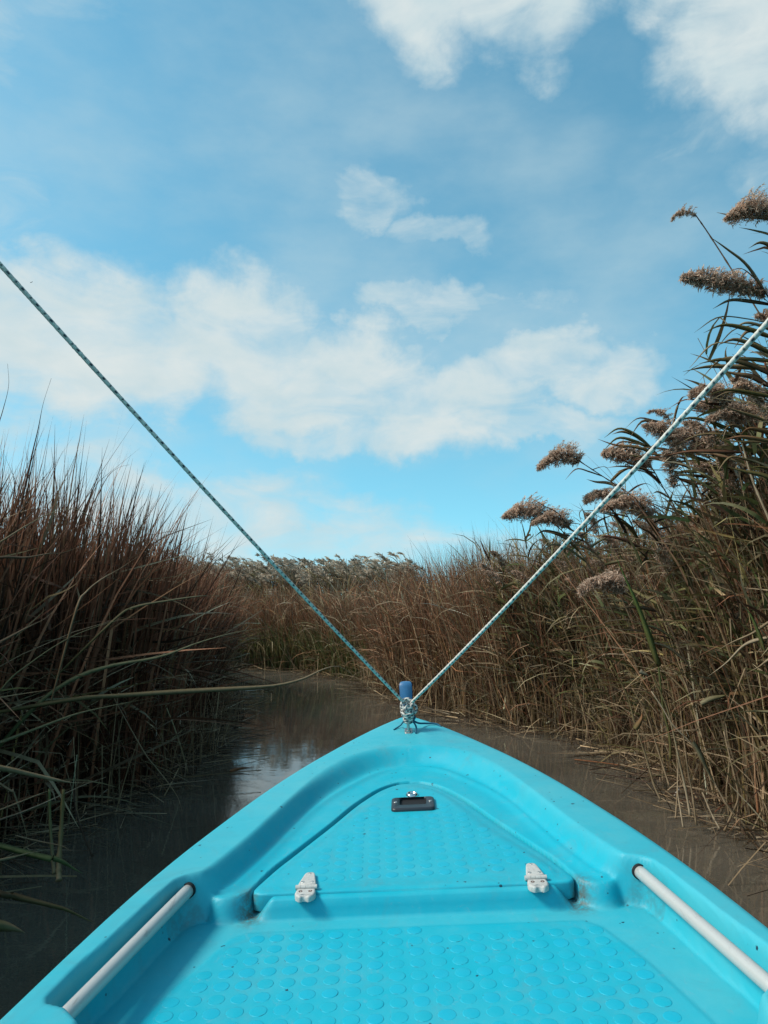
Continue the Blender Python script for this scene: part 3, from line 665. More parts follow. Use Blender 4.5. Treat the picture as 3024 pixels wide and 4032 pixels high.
# green skirt at the far left waterline
A = Acc(); n = 5000; p = scatter(n, -4.5, -.1, 10.4, 14, -.05, .9, .3)
V, F, c, _ = blades(to3(p), U(.5, 1.0, n), az_to(R(160), n, 1.3), np.abs(rng.normal(.15, .2, n)), U(.1, 1.4, n), U(.010, .020, n), 5, pick(n, {'olive': 2, 'green': 2}), pick(n, {'green': 2, 'grey': 2, 'olive': 2, 'straw': 1}), 1.6)
A.add(V, F, c)
bedobj('sedge', A, 'low green sedge along the far waterline at the bend', 'sedge')
# plumed reeds behind, far left
def plume_cloud(pos, size, azd, per=34, col=('tan2', 'tan')):
    """small feathery heads: each a spray of drooping strips"""
    n = len(pos); m = n * per; hz = np.repeat(pos, per, 0); s = np.repeat(size, per); a = np.repeat(azd, per)
    t = U(0, 1, m); off = np.stack([np.sin(a) * t * s * .55, np.cos(a) * t * s * .55, s * (.75 * t - .45 * t * t)], -1)
    b = hz + off + rng.normal(0, 1, (m, 3)) * s[:, None] * .035
    tone = np.repeat(np.exp(rng.normal(0, .22, (n, 1))), per, 0)
    c = np.array([.50, .40, .30]) * tone * U(.65, 1.25, (m, 1))
    return blades(b, s * U(.25, .5, m) * (1.1 - .6 * t), a + rng.normal(0, .9, m), U(.5, 1.2, m), U(.4, 1.3, m), s * U(.05, .11, m), 2, c, c * 1.1, 1, 'leaf')[:3]
A = Acc(); n = 3800; p = scatter(n, -9, .9, 13, 20, .9, 7.5, None); x, y = p[:, 0], p[:, 1]
h = 1.13 + (y - 0) * .040 + .11 * rng.normal(0, 1, n)
V, F, c, P = blades(to3(p), h * U(.86, 1.06, n), az_to(R(-90), n, .7), np.abs(rng.normal(.05, .07, n)), np.abs(rng.normal(.12, .1, n)), U(.008, .012, n), 4, pick(n, {'straw': 1, 'olive': 1, 'dark': 2}), pick(n, {'straw': 1, 'dark': 1}), 2, 'stem')
A.add(V, F, c); tips = P[:, -1]
m = n * 4; q = np.repeat(np.arange(n), 4); tt = U(.35, .95, m); b = P[q, 0] * (1 - tt[:, None]) + P[q, -1] * tt[:, None]
V, F, c, _ = blades(b, U(.25, .5, m), az_to(R(-80), m, 1.2), U(.4, 1.0, m), U(.4, 1.2, m), U(.012, .022, m), 4, pick(m, {'olive': 2, 'straw': 1, 'dark': 2}), pick(m, {'straw': 1, 'olive': 1, 'dark': 1}), 1.2, 'leaf')
A.add(V, F, c)
bedobj('reed_bed', A, 'far stand of plumed reeds behind the brown bed, carrying pale heads', 'reed bed')
A = Acc(); sel = rng.uniform(0, 1, n) < .42
V, F, c = plume_cloud(tips[sel], U(.22, .38, sel.sum()), az_to(R(-85), sel.sum(), .5), 30); A.add(V, F, c)
bedobj('reed_plumes', A, 'mass of pale fluffy seed heads over the far reeds', 'seed heads', M_PLUME)

# --- right bank: thick brown reeds, then common reed with leaves
A = Acc()
n = 12000; p = scatter(n, 1.0, 5.6, .6, 9.5, .0, 2.6, 1.0); x, y = p[:, 0], p[:, 1]
h = 1.75 + .12 * clump(p, 1.2, 5) + .10 * rng.normal(0, 1, n) + .35 * (1 - ss(y, 4.2, 6.6)) - .2 * np.exp(-p[:, 2] / .2)
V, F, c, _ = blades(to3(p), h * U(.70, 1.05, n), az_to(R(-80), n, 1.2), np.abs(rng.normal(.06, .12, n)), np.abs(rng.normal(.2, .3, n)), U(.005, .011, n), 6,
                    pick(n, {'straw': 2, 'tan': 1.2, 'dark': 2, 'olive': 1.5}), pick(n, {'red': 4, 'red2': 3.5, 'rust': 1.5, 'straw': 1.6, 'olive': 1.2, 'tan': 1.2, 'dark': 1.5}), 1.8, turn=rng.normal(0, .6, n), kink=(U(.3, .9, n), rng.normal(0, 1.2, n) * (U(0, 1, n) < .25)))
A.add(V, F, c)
n = 6500; p = scatter(n, 1.0, 4.5, .6, 9.5, -.04, 1.2, .35)
z = U(0, 1.4, n) ** 1.3; V, F, c, _ = blades(np.c_[p[:, :2], z], U(.2, .6, n), az_to(R(-60), n, 1.5), U(.1, 1.6, n), U(.0, 1.6, n), U(.004, .012, n), 4,
                    pick(n, {'straw': 3, 'tan': 2, 'dark': 2, 'olive': 2, 'tan2': .7}), pick(n, {'straw': 2, 'tan': 2, 'red': 1, 'olive': 1, 'grey': 1}), 1.2)
A.add(V, F, c)
bedobj('reed_bed', A, 'brown reed bed along the right bank beneath the plumed reeds', 'reed bed')
# leafy common reed
A = Acc(); AP = Acc()
n = 1250; p = scatter(n, 1.15, 4.4, 1.6, 7.4, .0, 1.7, .8); x, y = p[:, 0], p[:, 1]
h = 1.86 + 1.08 * (1 - ss(y, 2.9, 4.9)) - .05 * ss(y, 5.8, 7.4) + .12 * rng.normal(0, 1, n) - .55 * np.exp(-p[:, 2] / .3)
V, F, c, P = blades(to3(p), h * U(.72, 1.02, n), az_to(R(-75), n, .8), np.abs(rng.normal(.06, .07, n)), np.abs(rng.normal(.22, .16, n)), U(.007, .011, n), 8, pick(n, {'tan': 2, 'straw': 2, 'olive': 1}), pick(n, {'olive': 2, 'straw': 2, 'red': 1}), 1.8, 'stem')
A.add(V, F, c)
m = n * 17; q = np.repeat(np.arange(n), 17); tt = U(.28, .99, m) * 8; i0 = tt.astype(int); fr = (tt - i0)[:, None]; b = P[q, i0] * (1 - fr) + P[q, np.minimum(i0 + 1, 8)] * fr
V, F, c, _ = blades(b, U(.15, .36, m), az_to(R(-85), m, 1.7), U(.25, 1.4, m), U(.0, 1.0, m), U(.012, .025, m), 6, pick(m, {'olive': 4, 'green': 5, 'straw': 1, 'dark': 3}), pick(m, {'olive': 2.5, 'dark': 2, 'straw': 1.6, 'red': 1.4, 'grey': 1.6, 'tan': 1.4, 'tan2': .5}), 1.3, 'leaf', turn=rng.normal(0, .8, m), kink=(U(.3, .8, m), rng.normal(0, 1.1, m) * (U(0, 1, m) < .3)))
A.add(V, F, c)
bedobj('common_reed_bed', A, 'leafy olive common reeds standing tall on the near right bank', 'reed bed')
sel = (rng.uniform(0, 1, n) < .09)
def big_plume(seed, length=.30, full=1.0, droop=1.2, wid=1.0):
    """one seed head, growing along +z and drooping towards +x; returns V, F, c"""
    r_ = np.random.default_rng(seed); axn = 24; tl = np.linspace(0, 1, axn); ang = droop * tl ** 1.2
    P = np.cumsum(np.c_[np.sin(ang), np.zeros(axn), np.cos(ang)], 0) * (length / axn); P -= P[0]
    a = Acc(); V, F = tube(P, np.linspace(.0022, .0008, axn), 5, False); a.add(V, F, (.22, .16, .10))
    nb = int(300 * full); t = r_.uniform(0, .98, nb); q = (t * (axn - 1)).astype(int); b = P[q]
    prof = np.sin(np.pi * (t * .86 + .12)) ** .8; Lb = length * .34 * wid * prof * r_.uniform(.6, 1.1, nb) * (.6 + .4 * min(1, full))
    azb = r_.uniform(0, 2 * math.pi, nb) ; azb = np.where(r_.uniform(0, 1, nb) < .45, math.pi / 2 + r_.normal(0, .6, nb), azb)
    base = np.array([.47, .335, .25]) * np.exp(r_.normal(0, .18, (nb, 1)))
    V, F, c, Q = blades(b, Lb, azb, r_.uniform(.5, 1.1, nb) + ang[q] * .4, r_.uniform(.4, 1.3, nb), np.full(nb, .0030), 4, base * .6, base, 1.1, 'stem'); a.add(V, F, c)
    k = 16; m = nb * k; qi = np.repeat(np.arange(nb), k); u_ = r_.uniform(.15, 1, m) * 4; i0 = np.minimum(u_.astype(int), 3); fr = (u_ - i0)[:, None]
    bb = Q[qi, i0] * (1 - fr) + Q[qi, i0 + 1] * fr + r_.normal(0, .002, (m, 3)); cc = np.repeat(base, k, 0) * r_.uniform(.7, 1.7, (m, 1))
    V, F, c, _ = blades(bb, r_.uniform(.012, .026, m), r_.uniform(0, 6.3, m), r_.uniform(.8, 2.6, m), np.zeros(m), r_.uniform(.003, .0065, m), 2, cc, cc * 1.25, 1, 'leaf'); a.add(V, F, c)
    return a
low = [big_plume(100 + i, .25, .34, 1.5) for i in range(3)]
tp = P[sel][:, -1]; gd = P[sel][:, -1] - P[sel][:, -2]
for k_, pt in enumerate(tp):
    a = low[k_ % 3]; V = np.vstack(a.V) * random.uniform(.7, 1.15); an = math.pi + random.gauss(0, .6); cs, sn = math.cos(an), math.sin(an)
    V = np.c_[V[:, 0] * cs - V[:, 1] * sn, V[:, 0] * sn + V[:, 1] * cs, V[:, 2]] + pt
    AP.add(V, [np.vstack(f) for f in a.F.values() if f], np.vstack(a.c) * random.uniform(.7, 1.2))
bedobj('reed_plumes', AP, 'grey brown seed heads among the leafy reeds on the right bank', 'seed heads', M_PLUME)

# --- broken straw litter at the waterlines
A = Acc(); n = 2600; p = scatter(n, -7, 5, 2.2, 13.5, -.28, .15, None)
V, F, c, _ = blades(np.c_[p[:, :2], U(.003, .05, n)], U(.12, .55, n), U(0, 6.3, n), U(1.35, 1.62, n), U(-.1, .12, n), U(.004, .011, n), 3, pick(n, {'straw': 2, 'tan': 1.2, 'dark': 3, 'tan2': .4}), pick(n, {'straw': 2, 'tan': 1, 'dark': 2}), 1, 'stem'); A.add(V, F, c)
n = 1500; p = scatter(n, -7, 5, 2.2, 13.5, -.25, .1, None)
V, F, c, _ = blades(to3(p, -.1), U(.25, .75, n), U(0, 6.3, n), np.abs(rng.normal(.2, .3, n)), U(0, .3, n), U(.004, .010, n), 4, pick(n, {'straw': 2, 'tan': 1, 'dark': 2}), pick(n, {'straw': 2, 'tan': 2, 'dark': 1}), 1, 'stem', kink=(U(.3, .8, n), U(0, 1.8, n) * (U(0, 1, n) < .4))); A.add(V, F, c)
bedobj('reed_litter', A, 'broken straw and dead stems floating along both waterlines', 'litter')

# ------------------------------------------------------------------ single leaves, stems and reeds that stand out
def leaf_mesh(name, P, width, c0, c1, n=22, fold=.25, roll=0.0, prof='blade'):
    P = curve_pts(P, n); T = unit(np.gradient(P, axis=0)); S = unit(np.cross(T, np.array([[.1, 1., -.45]]))); B = np.cross(S, T); tt = np.linspace(0, 1, n)
    if prof == 'blade': wp = np.minimum(1, (1 - tt) * 1.25) * (.55 + .45 * np.minimum(1, tt * 3)) * (1 + .07 * np.sin(tt * 23))
    elif prof == 'leaf': wp = np.sin(np.pi * np.minimum(1, .10 + tt * .9) ** .62) + .02
    else: wp = 1 - .3 * tt
    a = roll + .5 * tt; S2 = S * np.cos(a)[:, None] + B * np.sin(a)[:, None]; B2 = -S * np.sin(a)[:, None] + B * np.cos(a)[:, None]
    w_ = (np.maximum(wp, .05) * width / 2)[:, None]; th_ = .0006
    V = np.stack([P - S2 * w_, P + B2 * (-w_ * fold + th_), P + S2 * w_, P - B2 * (w_ * fold + th_)], 1).reshape(-1, 3)
    i, j = np.meshgrid(np.arange(n - 1), np.arange(4), indexing='ij'); k = (j + 1) % 4
    F = [np.stack([i * 4 + j, i * 4 + k, (i + 1) * 4 + k, (i + 1) * 4 + j], -1).reshape(-1, 4)]
    c = np.repeat(np.array(c0)[None] * (1 - tt[:, None]) + np.array(c1)[None] * tt[:, None], 4, 0)
    return mesh_np(name, V, F, True, c)
def stem_mesh(name, P, r, c0, c1, n=24, sides=6):
    P = curve_pts(P, n); r = np.linspace(r, r * .6, n); nod = 1 + .35 * (np.arange(n) % 5 == 0); V, F = tube(P, r * nod, sides)
    tt = np.repeat(np.linspace(0, 1, n), sides)[:, None]; c = np.vstack([np.array(c0) * (1 - tt) + np.array(c1) * tt, [c0], [c1]]); return mesh_np(name, V, F, True, c)
def px(L, D0, D1):
    n = len(L); return np.array([un(x, y, D0 + (D1 - D0) * (i / (n - 1))) for i, (x, y) in enumerate(L)])
p_ = PAL
LEAVES = [
 ('long green grey leaf blade reaching far over the water above the boat bow', [(300, 2752), (460, 2740), (694, 2724), (969, 2709), (1100, 2697), (1200, 2670), (1275, 2634), (1335, 2624), (1385, 2655), (1440, 2705)], 3.0, 3.9, .024, 'olive', 'tan', 0),
 ('broad grey green leaf rising to the right across the middle of the left reeds', [(120, 2800), (275, 2680), (434, 2622), (629, 2586), (788, 2528), (940, 2487), (1070, 2470)], 3.0, 3.6, .030, 'green', 'grey', .2),
 ('pale green leaf slanting from the left edge up over the dark reeds, above the water', [(-60, 2945), (0, 2923), (145, 2868), (304, 2810), (463, 2774), (615, 2745)], 2.6, 3.2, .022, 'green', 'grey', 0),
 ('arched brown leaf bending over and down in the upper left reeds', [(-60, 2160), (0, 2134), (120, 2060), (217, 2015), (311, 2007), (380, 2070), (440, 2150)], 2.7, 3.1, .020, 'olive', 'tan', .3),
 ('stiff olive leaf climbing from the left edge to a brown point', [(-60, 2560), (0, 2528), (108, 2470), (170, 2440), (213, 2405)], 2.6, 2.9, .022, 'dark', 'straw', 0),
 ('slim green leaf below the stiff olive leaf, crossing left reeds towards the right', [(0, 2720), (120, 2610), (275, 2510), (420, 2455), (530, 2428)], 2.8, 3.2, .015, 'green', 'grey', .3),
 ('green leaf with drooping tip level with the far reed tops', [(450, 2440), (528, 2391), (660, 2365), (788, 2347), (830, 2350), (868, 2375)], 3.3, 3.6, .018, 'olive', 'grey', .1),
 ('narrow tan leaf rising steeply in the upper left reeds', [(300, 2400), (340, 2330), (400, 2280), (470, 2240), (545, 2190)], 3.0, 3.2, .014, 'straw', 'tan', 0),
 ('dark leaf with grey tip along the left edge below the olive leaf', [(-40, 2200), (100, 2195), (190, 2180), (250, 2175), (350, 2140)], 2.8, 3.0, .014, 'dark', 'straw', 0),
 ('tan blade pointing right above the water at the left edge', [(-60, 3010), (60, 3035), (208, 3068), (290, 3082), (353, 3082)], 2.2, 2.5, .020, 'olive', 'tan', .1),
 ('straight tan straw slanting up to the right over dark water at left', [(-40, 3245), (80, 3200), (200, 3150), (320, 3095), (418, 3060)], 2.3, 2.7, .009, 'dark', 'tan2', 0),
 ('second straw above the straight tan straw, thinner and shorter', [(-40, 3205), (60, 3165), (160, 3125), (217, 3107)], 2.3, 2.5, .008, 'straw', 'tan', 0),
 ('small green leaf tip bent down to the water beside the standing stubs', [(150, 3370), (210, 3380), (250, 3395), (290, 3420), (325, 3438)], 2.25, 2.3, .022, 'green', 'green', .3),
 ('pale green leaf entering from the left edge just above the water', [(-40, 3395), (40, 3378), (110, 3360), (190, 3346)], 2.1, 2.3, .012, 'grey', 'grey', 0),
 ('dark arched leaf with green tip touching the side of the boat', [(-40, 3500), (60, 3530), (180, 3560), (260, 3582), (330, 3615), (378, 3638)], 1.9, 2.0, .017, 'dark', 'olive', .2),
 ('short olive leaf tip poking in at the left edge beside the gunwale', [(-60, 3640), (0, 3645), (50, 3655), (98, 3672)], 1.8, 1.85, .022, 'green', 'straw', .2),
 ('thin pale straw lying low to the right of the standing stubs', [(60, 3290), (140, 3310), (240, 3330), (280, 3352)], 2.5, 2.45, .006, 'tan', 'straw', 0),
 ('broken tan stalk hanging down into the dark water at left', [(20, 3100), (50, 3115), (80, 3200), (100, 3270), (112, 3335)], 2.5, 2.55, .010, 'straw', 'tan', 0),
 ('curled tan leaf looping above the water below the reed tangle', [(560, 2950), (620, 3030), (660, 3080), (700, 3140), (718, 3196)], 3.4, 3.3, .008, 'straw', 'tan', 0),
 ('tall lone blade curving against the sky in the left reeds', [(60, 2150), (118, 1830), (150, 1690), (170, 1590), (202, 1490)], 3.4, 3.3, .013, 'red', 'dark', 0),
 ('tall lone blade against the sky at the very left edge', [(-70, 1950), (-20, 1720), (10, 1620), (34, 1520), (30, 1432)], 3.3, 3.2, .012, 'red', 'dark', 0),
 ('thin blade bent over to the right above the left reed tops', [(330, 2080), (395, 1930), (430, 1870), (470, 1840), (510, 1830)], 3.6, 3.7, .008, 'red', 'red', 0),
 ('thin straight blade standing clear over the left bank next to the far plumes', [(900, 2350), (930, 2290), (950, 2230), (962, 2192)], 5.2, 5.2, .010, 'dark', 'dark', 0),
 ('long tan blade curving in from the right edge over the reeds', [(3080, 2500), (2987, 2519), (2927, 2544), (2860, 2610), (2788, 2663)], 3.1, 3.3, .018, 'tan', 'tan2', 0),
 ('tan blade above the curved one, slanting down from the right edge', [(3090, 2410), (3020, 2455), (2960, 2495), (2880, 2530), (2820, 2564)], 3.1, 3.4, .014, 'straw', 'tan', 0),
 ('broken tan blade lowest of those at the right edge', [(3080, 2570), (3024, 2600), (2985, 2628), (2940, 2649)], 3.0, 3.1, .013, 'tan', 'straw', 0),
 ('bright green leaf standing out in the right reeds', [(2600, 2620), (2587, 2600), (2542, 2467), (2500, 2360), (2455, 2260), (2415, 2169)], 3.5, 3.4, .030, 'olive', 'bright', .5),
 ('second bright green leaf close to the right edge', [(3010, 2560), (2990, 2500), (2960, 2430), (2935, 2390)], 3.0, 3.0, .018, 'olive', 'bright', .4),
 ('grey green leaf hanging over the water beside the right stems', [(2728, 2920), (2755, 2965), (2780, 3020), (2805, 3070), (2815, 3095)], 3.3, 3.3, .032, 'grey', 'grey', .2),
 ('folded pale leaf lying flat across the right reeds near the water', [(2760, 2772), (2800, 2752), (2840, 2742), (2862, 2735)], 3.3, 3.3, .024, 'grey', 'olive', 0),
 ('straight grey green leaf level from the right edge', [(3090, 2805), (3024, 2802), (2960, 2800), (2890, 2806)], 3.1, 3.2, .014, 'grey', 'olive', 0),
 ('small pale leaf with a pointed tip in the middle of the right reeds', [(2520, 2640), (2530, 2648), (2545, 2655), (2555, 2662)], 3.6, 3.6, .022, 'tan2', 'grey', 0),
 ('small yellow leaf caught at the foot of the right reeds', [(2500, 2870), (2512, 2850), (2525, 2828), (2528, 2808)], 3.8, 3.8, .036, 'olive', 'rust', .6),
]
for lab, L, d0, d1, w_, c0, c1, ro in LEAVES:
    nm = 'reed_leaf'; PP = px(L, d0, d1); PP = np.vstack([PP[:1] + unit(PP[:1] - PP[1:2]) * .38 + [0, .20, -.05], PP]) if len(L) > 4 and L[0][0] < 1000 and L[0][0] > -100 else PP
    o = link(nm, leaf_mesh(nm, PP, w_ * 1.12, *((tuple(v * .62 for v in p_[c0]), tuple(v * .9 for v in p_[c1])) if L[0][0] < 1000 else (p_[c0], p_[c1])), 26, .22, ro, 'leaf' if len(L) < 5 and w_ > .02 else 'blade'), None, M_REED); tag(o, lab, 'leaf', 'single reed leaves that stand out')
STEMS = [
 ('thick green stub standing in the water at left, the wider of two', [(232, 3468), (232, 3400), (240, 3280), (250, 3108)], 2.42, .0085, 'straw', 'olive'),
 ('slimmer green stub standing in the water at left', [(214, 3440), (206, 3360), (198, 3240), (194, 3106)], 2.48, .0060, 'straw', 'green'),
 ('dark bent stem dipping into the water right of the green stubs', [(365, 3372), (330, 3290), (300, 3200), (290, 3110)], 2.75, .004, 'dark', 'dark'),
 ('long tan stem slanting into the water, leftmost at the right bank', [(2602, 3152), (2575, 3090), (2545, 2985), (2500, 2850), (2470, 2740), (2400, 2600)], 4.0, .0055, 'tan', 'olive'),
 ('pinkish stem just right of the leftmost slanting one', [(2636, 3095), (2612, 3020), (2580, 2920), (2545, 2810), (2490, 2710)], 4.2, .0055, 'tan', 'straw'),
 ('olive stem with pale foot standing in shallow water', [(2718, 3215), (2700, 3110), (2675, 3000), (2650, 2880), (2620, 2770), (2560, 2640)], 3.85, .0060, 'tan2', 'olive'),
 ('upright tan stem right of the olive stem with pale foot', [(2742, 3250), (2728, 3140), (2710, 3040), (2694, 2920), (2680, 2800)], 3.8, .0050, 'tan', 'straw'),
 ('short pale stem leaning left, clear of the others', [(2834, 3265), (2800, 3200), (2770, 3130), (2765, 3122)], 3.75, .0050, 'tan2', 'tan'),
 ('kinked stem bending back on itself near the right edge', [(2852, 3272), (2880, 3210), (2906, 3145), (2898, 3080), (2872, 2975), (2850, 2880)], 3.7, .0055, 'straw', 'tan'),
 ('long pale stem crossing behind the kinked one down to the right', [(2950, 3270), (2870, 3180), (2820, 3095), (2740, 2950), (2650, 2855), (2610, 2790), (2565, 2722)], 3.7, .0050, 'tan', 'tan2'),
 ('thin stem pair standing in the water, the left member', [(2660, 3222), (2664, 3160), (2668, 3060), (2665, 2960)], 3.85, .0040, 'tan', 'straw'),
 ('thin stem pair standing in the water, the right member', [(2690, 3258), (2678, 3180), (2668, 3110), (2672, 2990)], 3.75, .0040, 'tan2', 'tan'),
 ('green stem behind the yellow leaf', [(2640, 2990), (2636, 2900), (2610, 2780), (2590, 2600), (2560, 2480)], 4.0, .0065, 'olive', 'green'),
 ('two-tone stem near the right edge with a red brown foot', [(2985, 3200), (2975, 3090), (2970, 2980), (2955, 2800)], 3.6, .0055, 'rust', 'tan'),
 ('tan stem beside the right edge rising through the litter', [(2870, 3210), (2860, 3120), (2872, 2990), (2858, 2850)], 3.85, .0045, 'straw', 'tan'),
 ('pale bare stem climbing steeply at the upper right edge', [(3100, 2200), (3000, 1980), (2960, 1880), (2920, 1740)], 3.2, .0060, 'tan', 'tan2'),
]
for lab, L, D, r_, c0, c1 in STEMS:
    o = link('bare_reed', stem_mesh('bare_reed', px(L, D, D + .1), r_, p_[c0], p_[c1]), None, M_REED); tag(o, lab, 'reed', 'single reed stems that stand out')
FLO = [('long dead reed floating right of the bow', [(2262, 2990), (2400, 3009), (2520, 3030), (2640, 3046)], .007, 'rust'),
       ('pale straw floating near the feet of the right stems', [(2590, 3155), (2640, 3160), (2700, 3185), (2755, 3198)], .006, 'tan'),
       ('short thick straw sloping out of the water at the foot of the right bank', [(2300, 2835), (2370, 2855), (2440, 2885)], .006, 'tan'),
       ('pale straw lying on the water at the foot of the left reeds', [(860, 2870), (930, 2872), (1010, 2878), (1090, 2888)], .007, 'tan'),
       ('broken reed piece floating under the long overhanging leaf', [(975, 2735), (1010, 2732), (1060, 2738)], .012, 'tan2'),
       ('brown leaf floating on the bright sky reflection', [(905, 3036), (950, 3029), (1000, 3030)], .016, 'rust'),
       ('thin straw floating beside the brown floating leaf', [(820, 2958), (880, 2955), (960, 2962)], .006, 'tan')]
def g0(x, y):
    a = un(x, y, 1.0); k = (.012 - EYE) / (a[2] - EYE); return np.array([a[0] * k, a[1] * k, .012])
for lab, L, w_, c in FLO:
    P = np.array([g0(*q) for q in L]); P[:, 2] += np.linspace(0, .012, len(P))
    o = link('floating_reed', leaf_mesh('floating_reed', P, w_ * 1.6, p_[c], tuple(v * .8 for v in p_[c]), 16, .3, .2, 'stem' if w_ < .012 else 'leaf'), None, M_REED); tag(o, lab, 'floating reed', 'dead reeds afloat')

# plumed reeds seen against the sky on the right
PM = [big_plume(i, .34, 1.35, d, wv) for i, (d, wv) in enumerate(((.9, .9), (1.5, 1.0), (1.9, 1.0), (2.4, 1.05)))]; LONG = big_plume(9, .42, 1.5, .45, .52).mesh('plume')
PMesh = [a.mesh('plume') for a in PM]; THIN = big_plume(50, .22, .22, 2.0).mesh('plume')
for m_ in PMesh + [THIN, LONG]: m_.materials.append(M_PLUME)
def reed(label, foot, path, D, plume, size, yaw, nleaf, leaves_from=.45, r=.0050, pitch=0.0, lw=.022):
    """foot: (x, y) on the bank; path: photo positions of the upper stem, the last where the head begins"""
    P = [np.array([foot[0], foot[1], -.05])] + [un(x, y, D) for x, y in path]
    P.insert(1, P[0] * .55 + P[1] * .45 + [0, 0, .12 * (P[1][2])]) if len(path) < 5 else None
    root = empty('common_reed', tuple(P[0])); tag(root, label, 'reed', 'plumed reeds against the sky'); off = P[0]
    Q = np.array(P) - off; link('stem', stem_mesh('stem', Q, r, p_['tan'], p_['red'], 40), root, M_REED); S = curve_pts(Q, 60)
    for k in range(nleaf):
        t = leaves_from + (.97 - leaves_from) * k / max(1, nleaf - 1); b = S[int(t * 59)]; a = (math.pi if k % 2 else random.uniform(-.3, .4)) + random.gauss(0, .45)
        if random.random() < .5: a = math.pi + random.gauss(0, .4)
        L = random.uniform(.18, .36); up = random.uniform(.05, .9)
        pts = [b, b + L * .35 * np.array([math.cos(a), math.sin(a), up]), b + L * .7 * np.array([math.cos(a), math.sin(a), up * .7]), b + L * np.array([math.cos(a), math.sin(a), up * .6 - random.uniform(-.1, .35)])]
        c0 = random.choice(['olive', 'dark', 'olive', 'straw']); c1 = random.choice(['olive', 'straw', 'tan', 'red2'])
        link('leaf', leaf_mesh('leaf', pts, random.uniform(.5, 1.0) * lw, p_[c0], p_[c1], 14, .25, random.uniform(-.8, .8), 'leaf'), root, M_REED)
    if plume is not None:
        o = link('plume', plume, root); o.location = tuple(S[-1]); o.rotation_euler = (0, pitch, yaw); o.scale = (size,) * 3
    return root
PI = math.pi
reed('reed with the biggest plume, lying level against the sky at the right edge', (2.35, 3.1), [(3110, 1500), (3060, 1250), (3015, 1150)], 3.0, LONG, .92, PI, 10, .62, .006, 1.18, .026)
reed('tall thin reed rising above the biggest plume with a small drooping head', (2.3, 3.2), [(3090, 1420), (2990, 1235), (2880, 1060), (2790, 920), (2738, 845)], 3.1, THIN, .62, PI, 0, .8, .0038, .9)
reed('reed with a plume cut off by the right edge, highest of all', (2.6, 3.0), [(3150, 1300), (3120, 1000), (3075, 850)], 3.0, PMesh[1], .8, PI, 4, .7, .006, .9)
reed('reed whose dark round double head is crossed by the right rope', (2.2, 3.4), [(2990, 1960), (2900, 1720), (2868, 1600)], 3.3, PMesh[3], .7, PI, 7, .6, .005, .2)
reed('reed with shaggy plume above the dense leaves at the right edge', (2.5, 3.4), [(3060, 1960), (3010, 1780), (2990, 1690)], 3.3, PMesh[2], .85, PI, 8, .6, .005, .5)
reed('reed with brown plume beside the shaggy one, just left of it', (2.3, 3.6), [(2980, 1950), (2930, 1740), (2900, 1660)], 3.5, PMesh[1], .75, PI, 8, .6, .005, .5)
reed('slender reed with sparse small head above the green leaf fan', (2.1, 4.0), [(2760, 2000), (2700, 1800), (2655, 1700), (2640, 1665)], 3.9, THIN, .75, PI, 5, .6, .004, .2)
reed('reed with pale broad plume just right of the rope crossing', (2.2, 4.0), [(2900, 2150), (2820, 1900), (2790, 1790)], 3.9, PMesh[2], .95, PI, 9, .6, .005, .3)
reed('reed with grey plume to the right of the pale broad one', (2.4, 4.0), [(2960, 2100), (2900, 1880), (2870, 1800)], 3.9, PMesh[3], .85, PI, 9, .6, .005, .4)
reed('reed with narrow dark plume touching the rope from the right', (2.1, 3.8), [(2800, 2050), (2720, 1860), (2680, 1780)], 3.8, PMesh[1], .8, PI, 8, .6, .005, .2)
reed('reed with round pale plume left of the rope, drooping towards the far reeds', (2.15, 4.6), [(2660, 2080), (2480, 1945), (2380, 1880), (2285, 1818)], 4.5, PMesh[2], .95, PI, 6, .62, .0045, .85)
reed('reed with ragged plume half hidden behind the rope', (2.1, 4.5), [(2700, 2100), (2600, 1900), (2560, 1830)], 4.4, PMesh[0], .95, PI, 8, .6, .005, .9)
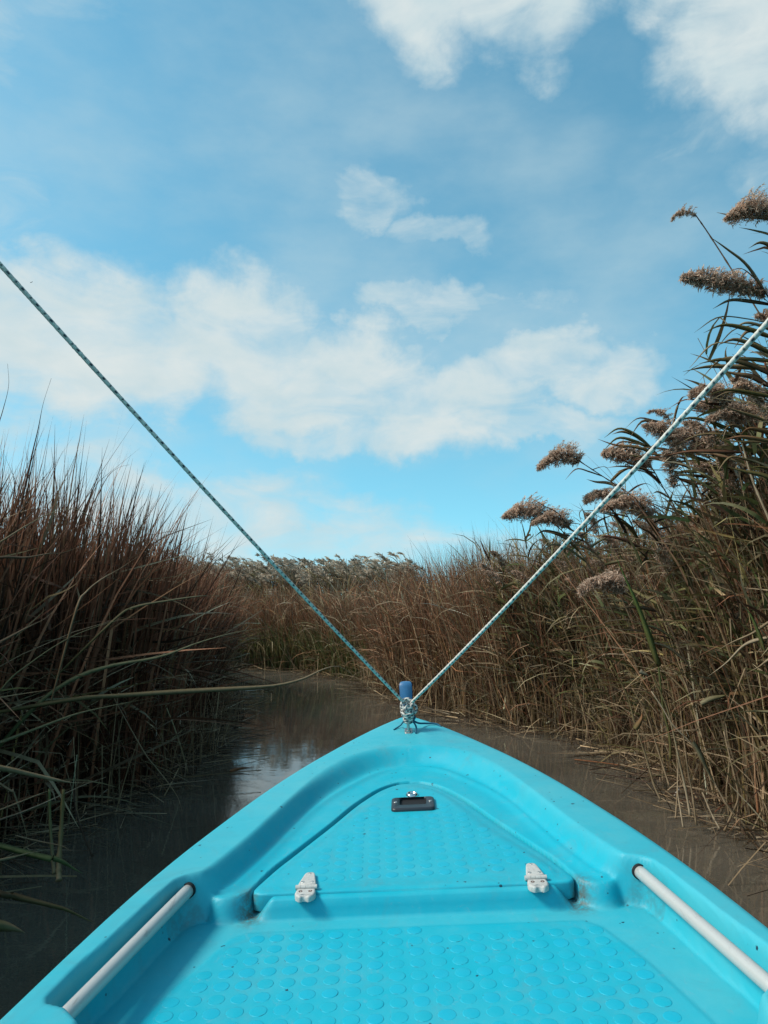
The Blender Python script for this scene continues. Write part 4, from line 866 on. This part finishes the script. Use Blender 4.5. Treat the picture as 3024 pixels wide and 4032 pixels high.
reed('reed with low plume farthest left in the right group', (1.95, 5.2), [(2330, 2250), (2230, 2110), (2165, 2045)], 5.1, PMesh[1], 1.1, PI, 7, .55, .005, .8)
reed('reed with small brown plume just right of the farthest left one', (1.95, 5.0), [(2400, 2260), (2300, 2130), (2240, 2075)], 5.0, PMesh[2], .9, PI, 7, .55, .005, .6)
reed('reed with pale tuft below the rope, over the brown bed', (2.0, 4.6), [(2560, 2250), (2490, 2070), (2450, 2000)], 4.5, PMesh[3], .9, PI, 8, .55, .005, .3)
reed('reed with cream plume in front of dense leaves', (2.0, 4.4), [(2640, 2280), (2590, 2100), (2560, 2040)], 4.2, PMesh[2], 1.0, PI, 8, .55, .005, .5)
reed('reed with plume sunk deep among the leaves halfway down', (2.0, 4.2), [(2700, 2600), (2600, 2420), (2450, 2330)], 3.9, PMesh[3], .85, PI, 6, .5, .005, .5)
reed('fan of green leaves against the sky left of the rope, bearing no head', (2.1, 4.1), [(2760, 2050), (2680, 1890), (2590, 1790), (2540, 1740)], 4.0, None, 1, PI, 9, .72, .004, 0, .026)
reed('leafy reed at the right edge below the biggest plume, bearing no head', (2.35, 3.0), [(3120, 1900), (3060, 1500), (3030, 1300)], 2.9, None, 1, PI, 14, .55, .006, 0, .028)
reed('leafy reed at the right edge beside the dark double head, bearing no head', (2.4, 3.1), [(3130, 2000), (3060, 1650), (3010, 1420)], 3.0, None, 1, PI, 12, .55, .006, 0, .026)

# bird
bw = np.array([(0, -.03, 0), (.012, 0, .004), (0, .035, 0), (-.012, 0, .004), (.075, .012, .030), (.070, -.012, .028), (-.065, .015, .040), (-.062, -.010, .036), (0, 0, -.012)])
bf = [np.array([(0, 1, 8), (1, 2, 8), (2, 3, 8), (3, 0, 8), (0, 3, 1), (1, 3, 2), (1, 5, 4), (1, 4, 2), (3, 6, 7), (3, 2, 6)])]
bd_ = link('bird', mesh_np('bird', bw * 1.6, bf, False), None, simple('bird_dark', (.02, .02, .022), .8)); bd_.location = tuple(un(120, 1112, 38)); tag(bd_, 'tiny dark bird flying in front of the left cloud', 'bird')
